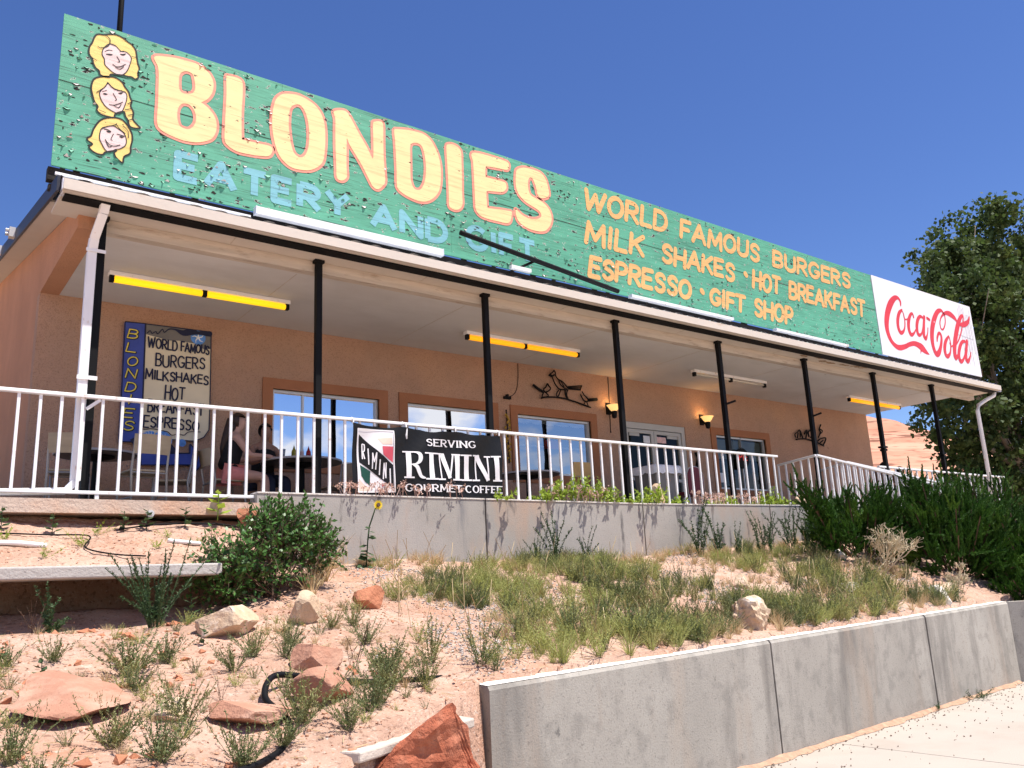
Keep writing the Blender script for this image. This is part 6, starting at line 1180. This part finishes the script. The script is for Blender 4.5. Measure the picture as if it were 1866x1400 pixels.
fs = weed(ns=30,nl=130,spread=.55,leaf=.05); o = fs.build('feathery_shrub',M_weedd); o.location = (1.78,6.78,terrain(1.78,6.78)-.02); o.scale = (.62,.62,.60); tag(o,'dark feathery shrub growing before the shadow under the concrete slab','shrub')
plant([weed(ns=9,nl=60,spread=.22,leaf=.10)],M_weedd,'weed','small dark cone shaped weed in the shadow of the concrete slab','weed',[(1.12,6.85,.30,None,1.1)],None)
plant([weed(ns=6,nl=8,spread=.4,leaf=.06) for _ in range(2)],M_brown,'dry_weed','spindly brown dry weed on the left slope','dry weed',[(.98,6.7,.30),(2.72,5.45,.36),(1.72,5.1,.2),(3.3,8.3,.36)],'brown dry weeds on the left slope')
plant(LF,M_weedd,'seedling','small broad leaved seedling on the bare red slope','seedling',[(.88,5.62,.15),(1.93,6.1,.15),(.72,5.95,.12),(2.1,7.0,.22)],'seedlings on the left slope')
plant(GR,M_straw,'dry_grass_tuft','tall dry straw grass tuft beside the leafy bush','grass tuft',[(3.55,7.9,.55),(3.72,8.1,.6),(3.38,7.7,.45),(3.3,7.45,.4)],'straw grass beside the leafy bush')
plant([weed(ns=9,nl=20,spread=1.6,leaf=.14)],M_lime,'bed_plant','low lime green plant in the soil bed under the porch','plant',[(x,y,h,bed(x,y),1.5) for x,y,h in ((.95,8.3,.14),(1.55,8.35,.15),(1.2,7.95,.12),(2.1,8.05,.12),(2.3,8.45,.1),(.7,7.85,.12),(1.7,8.55,.13),(2.55,8.3,.1))],'lime plants in the soil bed')
plant(LF,M_lime,'bright_seedling','bright green leafy plant growing over the porch curb','plant',[(2.83,8.66,.30,2.42,1.2)],None)
plant(LF[:2],M_weedd,'dark_seedling','dark leaved seedling hanging under the porch curb','seedling',[(x,8.62,.2,bed(x,8.62),1.1) for x in (1.35,1.95,2.15,2.5,.95)],'dark seedlings under the porch curb')
plant([weed(ns=10,nl=20,spread=2.2,leaf=.2)],M_weedd,'wall_foot_weed','low dark weed growing at the foot of the sidewalk wall','weed',[(10.25,5.52,.10,.0,1.3),(11.25,5.58,.13,.0,1.9),(11.5,5.62,.10,.0,1.6)],'weeds at the foot of the sidewalk wall')
# plants behind the terrace wall, under the railing
pl_ = FO(); fl_ = FO()
def clump(label,x0,x1,h,n,lm,y=8.98):
    f = FO(); r_ = rng
    for k in range(n):
        x = r_.uniform(x0,x1); e = 1-abs((x-(x0+x1)/2)/((x1-x0)/2))**2.2; hh = h*max(.2,e)*r_.uniform(.4,1)
        p = np.array([x,y+r_.normal(0,.09),2.72]); q = p+np.array([r_.normal(0,.06),r_.normal(0,.06)-.02,hh]); f.stem([p,(p+q)/2+rv(.015),q],.004)
        for j in range(9):
            t = r_.uniform(.25,1.05); f.quad(p+(q-p)*t,rv(1)+np.array([0,-.1,.35]),r_.uniform(.04,.085),r_.uniform(.012,.024),rv(.4)+np.array([0,0,1.]))
    return tag(f.build('leafy_plant',lm),label,'plant','plants under the porch railing')
clump('dense bright green leafy plant under the railing right of the banner',7.15,8.85,.36,150,M_lime)
clump('sparser green plant under the railing in front of the waste bin',8.9,9.95,.28,60,M_lime)
clump('small light green plant by the end of the terrace wall',11.8,12.75,.34,55,M_lime)
clump('thin green plant between the rosy flowers and the wall end',10.5,11.7,.18,40,M_lime)
clump('little green sprig at the bottom right corner of the banner',6.35,6.62,.16,10,M_lime,8.86)
def flowers(label,x0,x1,n,y=8.86,h=.16):
    f = FO(); g_ = FO()
    for k in range(n):
        x = rng.uniform(x0,x1); p = np.array([x,y+rng.normal(0,.04),2.72]); q = p+np.array([rng.normal(0,.03),rng.normal(0,.03),rng.uniform(.35,1)*h]); f.stem([p,q],.004)
        for j in range(16): f.quad(q+rv(.016),rv(1),.022,.010,rv(1))
    return tag(f.build('rosy_flowers',M_rosy),label,'flowers','dry rosy flowers under the railing')
flowers('dry rosy flower heads in front of the shield on the banner',4.28,5.45,46)
flowers('few rosy flower heads over the word GOURMET',5.5,6.0,9,h=.22)
flowers('rosy flower heads mixed into the bright green plant',7.3,8.6,34,8.88,.22)
flowers('rosy flower heads under the railing right of the pale upright stone',10.0,11.6,42,8.72,.2)
# sunflower
SF = thing('sunflower','single yellow sunflower on a tall leafy stalk against the terrace wall','sunflower',(4.42,8.55,1.9))
f = FO(); z0 = terrain(4.42,8.55); P = [np.array([4.42,8.55,z0]),np.array([4.47,8.6,z0+.3]),np.array([4.5,8.62,2.35]),np.array([4.57,8.60,2.56])]
f.stem(P,.010); f.build('stem',M_weedd,SF)
f = FO()
for k in range(26):
    t = rng.uniform(0,1); p = P[0]*(1-t)+P[2]*t; a = rng.uniform(0,6.28); f.quad(p,np.array([math.cos(a),math.sin(a)-.3,-.15]),.13*(1.2-.7*t),.045*(1.2-.7*t),np.array([0,-.5,1.])+rv(.2))
f.build('leaf',M_weedd,SF)
f = FO(); c = np.array([4.58,8.565,2.585])
for k in range(15):
    a = 2*math.pi*k/15; f.quad(c,np.array([math.cos(a),-.15,math.sin(a)]),.062,.013,np.array([0,-1.,.2]))
f.build('petals',mat('sunflower_yellow',(.80,.58,.02),.6,.1,20,trans=.2),SF)
MB().tube([(4.58,8.565,2.585),(4.58,8.545,2.588)],.022,12).build('flower_head',M_brown,SF)
# leafy bush against the wall
def leaf_bush(name,label,cx,cy,z,blobs,n,lm,leaf,stems):
    t = thing(name,label,'bush',(cx,cy,z)); f = FO(); st_ = FO()
    base = np.array([cx,cy,z-.03]); cl = []
    for k in range(stems):
        b_ = blobs[k%len(blobs)]; e = np.array([cx+b_[0]+rng.normal(0,b_[3]*.5),cy+b_[1]+rng.normal(0,b_[3]*.5),z+b_[2]+rng.normal(0,b_[3]*.6)]); m_ = (base+e)/2+rv(.06); st_.stem([base+rv(.05)*[1,1,0],m_,e],.009); cl.append((base,m_,e))
    for k in range(n):
        b_ = blobs[rng.integers(len(blobs))]; d = rv(1); d = d/np.linalg.norm(d)*rng.uniform(.3,1)**.45
        p = np.array([cx+b_[0],cy+b_[1],z+b_[2]])+d*b_[3]*np.array([1,1,.9]); tw = d*.7+rv(.5)+np.array([0,0,.5]); tw = tw/np.linalg.norm(tw)
        for j in range(6): f.quad(p+tw*j*leaf*.55,tw*.6+rv(.7),leaf*rng.uniform(.7,1.2),leaf*.27,rv(.5)+np.array([0,-.2,1.]))
        st_.stem([p-tw*.05,p+tw*leaf*3.2],.003)
    f.build('foliage',lm,t); st_.build('stem',M_brown,t); return t
zb = terrain(2.95,7.5)
leaf_bush('leafy_bush','big glossy dark green leafy bush at the left end of the terrace wall',2.95,7.55,zb,[(-.30,0,.28,.30),(.05,.05,.36,.36),(.36,.2,.56,.28),(.10,.15,.58,.24),(-.42,-.05,.16,.22),(.52,.3,.42,.22)],900,M_bush,.058,30)
# junipers
M_jun = leafm('juniper_green',(.040,.108,.012),.45,.2,.6,4,0,(((.14,.25,.03),(1.3,1.3,1.3),.53,.66,.8),))
def plume():
    f = FO()
    for i in range(26):
        t = i/26; c = np.array([.10*t*t,0,t])
        for j in range(6):
            a = rng.uniform(0,6.283); d = np.array([math.cos(a)*.62,math.sin(a)*.62,.85]); f.quad(c,d+rv(.16),.20*(1.08-.75*t)*rng.uniform(.7,1.25),.026,rv())
    return f
PLU = [plume().arr() for _ in range(6)]
def frame(d):
    z = d/np.linalg.norm(d); x = np.cross(z,[.1,.2,1.]); x /= np.linalg.norm(x)+1e-9; return np.stack([x,np.cross(z,x),z])
def juniper(label,cx,cy,z,rx,ry,h,nb,seed=1,reach=None):
    """arching limbs from one root, each carrying forward-pointing plumes along its outer half"""
    t = thing('juniper',label,'juniper',(cx,cy,z),'juniper hedge at the right'); f = FO(); st_ = FO(); g_ = np.random.default_rng(seed)
    tips = []
    for k in range(nb):
        a = g_.uniform(0,6.283); el = g_.uniform(.0,1.25)**1.15; s_ = g_.uniform(.72,1.06)
        tips.append(np.array([rx*math.cos(a)*math.cos(el)*s_,ry*math.sin(a)*math.cos(el)*s_,h*(.12+.88*math.sin(el))*s_]))
    if reach: tips += [np.array(reach)+g_.normal(0,.06,3) for _ in range(4)]
    for e in tips:
        b_ = np.array([cx,cy,z])+np.array([e[0]*.12,e[1]*.12,0]); e = e+np.array([cx,cy,z]); m_ = b_+(e-b_)*.55-np.array([0,0,.10*np.linalg.norm(e-b_)])
        st_.stem([b_,m_,e],.012); ax = e-m_; ax /= np.linalg.norm(ax)
        for j in range(28):
            u = g_.uniform(.0,1.05); o = m_+(e-m_)*u+g_.normal(0,.07,3); d = ax*1.05+np.array([.22,-.12,.16])+g_.normal(0,.42,3)
            L_ = g_.uniform(.16,.36)*(1.1-.3*u); f.q.append((PLU[g_.integers(6)]*np.array([.85,.85,1.])*L_)@frame(d)+o)
    f.build('foliage',M_jun,t); st_.build('branch',M_brown,t); return t
juniper('juniper bush with one long branch reaching out over the terrace wall',12.75,7.75,terrain(12.75,7.75)-.15,1.15,.75,1.28,46,1,(-1.5,-.2,1.08))
juniper('big juniper bush in the middle of the hedge before the ramp railing',14.1,7.0,terrain(14.1,7.0)-.2,1.5,1.1,1.72,70,2)
juniper('low dark juniper bush nearest the sidewalk wall at the right edge',15.3,6.1,.8,1.75,1.0,2.0,80,3)
juniper('tall juniper bush behind the others at the right edge',17.2,7.7,1.2,1.9,1.2,2.2,64,4)
juniper('juniper bush against the ramp at the back of the hedge',15.6,8.0,1.3,1.4,.6,1.95,40,5)
# dry twig bush
def twig_bush(label,x,y,z,h,n,seed,lean):
    g_ = np.random.default_rng(seed); f = FO()
    def grow(p,d,l,lev):
        q = p+d*l; f.stem([p,(p+q)/2+g_.normal(0,.02,3),q],.0035+.0028*(3-lev))
        if lev < 3:
            for k in range(4 if lev < 2 else 5): grow(p+d*l*g_.uniform(.35,1),(lambda v: v/np.linalg.norm(v))(d+g_.normal(0,.55,3)+np.array([0,0,.15])),l*g_.uniform(.45,.7),lev+1)
    for k in range(n): grow(np.array([x,y,z]),(lambda v: v/np.linalg.norm(v))(np.array([lean[0],lean[1],1.])+g_.normal(0,.4,3)),h*.5,0)
    return tag(f.build('twig_bush',mat('pale_twig',(.52,.44,.30),.9,.2,12)),label,'dry bush')
twig_bush('pale leafless twig bush in front of the dark juniper',12.05,7.0,terrain(12.05,7.0),.85,5,3,(-.15,0))
twig_bush('small pale dry twigs beside the white rock under the juniper',12.5,6.3,terrain(12.5,6.3),.5,3,8,(.1,0))
# black hose and pipes
def hose(name,label,pts,r,m_,cat):
    return tag(MB().tube([tuple(p) for p in catmull(pts,6)],r,8).build(name,m_,None,smooth=True),label,cat)
T = lambda x,y,d=.015: (x,y,terrain(x,y)+d)
hose('garden_hose','thick black hose curving over the red rocks in the foreground',[T(3.25,5.2,-.02),T(2.95,5.12),T(2.62,5.16),T(2.3,5.20,.05),T(2.05,5.15,.09),T(1.92,4.95,.05),T(1.95,4.7,.0),T(1.85,4.45,-.01),T(1.6,4.22,.02),T(1.3,4.05,.02)],.019,M_black,'hose')
hose('drip_line','thin black drip line looping across the soil bed',[(-.5,8.35,bed(-.5,8.35)+.03),(.6,8.5,bed(.6,8.5)+.03),(1.3,8.55,bed(1.3,8.55)+.02),(1.62,8.45,bed(1.62,8.45)+.04),(1.55,8.2,bed(1.55,8.2)+.02),(1.72,7.95,bed(1.72,7.95)+.02),(1.95,7.8,bed(1.95,7.8)+.02)],.007,M_black,'drip line')
hose('drip_line','thin black drip line lying along the porch curb',[(1.9,8.6,bed(1.9,8.6)+.03),(2.3,8.62,bed(2.3,8.62)+.05),(2.8,8.62,bed(2.8,8.62)+.04),(3.1,8.6,bed(3.1,8.6)+.03)],.008,M_black,'drip line')
hose('white_pipe','white plastic pipe half buried in the soil bed at the left',[(.2,8.22,bed(.2,8.22)+.02),(.9,8.2,bed(.9,8.2)+.025),(1.25,8.22,bed(1.25,8.22)+.015)],.022,M_white,'pipe')
hose('white_pipe','short white pipe end in the soil bed below the curb',[(2.25,8.25,bed(2.25,8.25)+.02),(2.55,8.27,bed(2.55,8.27)+.02)],.02,M_white,'pipe')
tag(MB().tube([(2.2,8.70,2.47),(2.2,8.74,2.47)],.035,14).tube([(2.2,8.68,2.47),(2.2,8.70,2.47)],.018,10).build('pipe_fitting',M_alu,None),'small round pipe fitting on the face of the porch curb','pipe fitting')
# ------------------------------------------------------------------ cottonwood
M_cot = leafm('cottonwood_leaf',(.050,.084,.021),.5,.34,.65,1.2,0,(((.13,.17,.045),(.9,.9,.9),.5,.66,.6),))
M_bark = mat('pale_bark',(.24,.20,.16),.9,.3,5,.5,20)
def big_tree(label,cx,cy,z,blobs,per,leaf,limbs,trunk_h,seed):
    t = thing('cottonwood_tree',label,'tree',(cx,cy,z)); g_ = np.random.default_rng(seed); tk = MB(); fk = np.array([cx,cy,z+trunk_h])
    tk.tube([(cx,cy,z-.3),(cx+.1,cy,z+trunk_h*.5),tuple(fk)],[.36,.28,.24],10)
    tk.build('trunk',M_bark,t,smooth=True); lm = MB()
    for b_ in blobs:
        e = np.array([cx,cy,z])+np.array(b_[:3]); m_ = (fk+e)/2+g_.normal(0,.4,3); lm.tube([tuple(fk+g_.normal(0,.05,3)),tuple(m_),tuple(e)],[.13,.08,.03],7)
        for k in range(3):
            e2 = e+g_.normal(0,b_[3]*.55,3); lm.tube([tuple(m_),tuple((m_+e2)/2+g_.normal(0,.2,3)),tuple(e2)],[.05,.03,.012],5)
    lm.build('limb',M_bark,t,smooth=True)
    N_ = 0; vs = []
    for b_ in blobs:
        c = np.array([cx,cy,z])+np.array(b_[:3]); ncl = int(per*b_[3]**2)
        for k in range(ncl):                                       # leaf clumps on the shell of each limb's crown
            d = g_.normal(0,1,3); d /= np.linalg.norm(d); q = c+d*b_[3]*g_.uniform(.35,1.08)**.6*np.array([1,1,.85]); s_ = g_.uniform(.10,.27); nl = int(80*s_/.3)
            P = q+g_.normal(0,s_,(nl,3))*np.array([1,1,.7]); D_ = g_.normal(0,1,(nl,3)); D_ /= np.linalg.norm(D_,axis=1)[:,None]; U = np.cross(D_,g_.normal(0,1,(nl,3))); U /= np.linalg.norm(U,axis=1)[:,None]
            l = leaf*g_.uniform(.7,1.3,(nl,1)); vs.append(np.stack([P-D_*l*.5,P+U*l*.45,P+D_*l*.55,P-U*l*.45],1).reshape(-1,3)); N_ += nl
    V = np.concatenate(vs); F = np.arange(len(V)).reshape(-1,4)
    link_mesh('crown',V,F.tolist(),M_cot,t); return t
big_tree('tall cottonwood tree rising behind the right end of the cafe sign',33.2,13.5,.75,[(-4.5,.3,8.3,1.5),(-2.9,-.3,9.6,1.9),(-1.2,.3,11.4,2.1),(.8,0,12.8,2.1),(2.8,.4,12.2,2.3),(-1.3,0,7.6,2.2),(1.2,0,9.2,2.6),(3.8,0,9,2.6),(-3.3,.2,5.9,1.5),(-1.3,.1,4.6,1.7),(.9,-.2,5.8,2.1),(3.4,.2,5.6,2.4),(-2.0,.3,2.9,1.5),(.8,.2,3.0,1.8),(3.2,0,2.9,2.0),(-3.2,.5,3.6,1.0)],22,.16,7,4.2,5)
# ------------------------------------------------------------------ desert hills
def hill(name,prof,y0,m_,depth,z0):
    xs = [p[0] for p in prof]; N_ = 90; V = []; F = []; K = 26
    for i in range(N_+1):
        x = xs[0]+(xs[-1]-xs[0])*i/N_; h = np.interp(x,xs,[p[1] for p in prof])
        for j in range(K+1):
            t = j/K; y = y0-depth*(1-t); p = Vector((x*.05,y*.05,0)); z = z0+(h-z0)*(t**.75)+noise.noise(p)*1.2*t+noise.noise(p*4)*.55*t
            led = .5*math.sin(z*1.6+noise.noise(p*1.5)*3); V.append((x,y+led*1.2,z))
        V.append((x,y0+depth*.6,z0))
    K1 = K+2
    for i in range(N_):
        for j in range(K1-1): F.append((i*K1+j,(i+1)*K1+j,(i+1)*K1+j+1,i*K1+j+1))
    return struct(link_mesh(name,V,F,m_,None,smooth=True))
M_hill = mat('red_hill',(.46,.225,.15),.95,.15,.25,.9,1.1,.05,layers=(((.58,.34,.24),(.05,.05,.5),.47,.6,.7),((.15,.065,.045),(.09,.09,1.0),.585,.64,.85),((.30,.13,.085),(.3,.3,1.6),.56,.64,.6),((.14,.14,.07),(.7,.7,.7),.68,.71,.8)))
M_hill2 = mat('pale_hill',(.56,.40,.28),.95,.15,.2,.8,.8,.05,layers=(((.30,.20,.14),(.06,.06,.5),.66,.74,.6),))
hill('red_hill',[(110,24),(140,32),(156,31.2),(164,31),(171,30),(180,27.6),(190,25.6),(198,23.2),(210,21),(240,18),(300,14)],90,M_hill,60,0)
hill('pale_hill',[(250,30),(300,43),(330,47),(360,52),(420,55),(520,50)],150,M_hill2,50,0)
plant([weed(ns=12,nl=14,spread=1.3,leaf=.3) for _ in range(2)],M_weedd,'desert_shrub','tiny green desert shrub on the red hill','shrub',[(171.0,89.3,1.3,30.1),(184.5,88.8,1.6,26.9),(192,88.5,1.0,24.9),(160,84,1.1,28.6),(196,87,.9,23.0),(177,84,1.0,26.3)],'desert shrubs on the red hill')
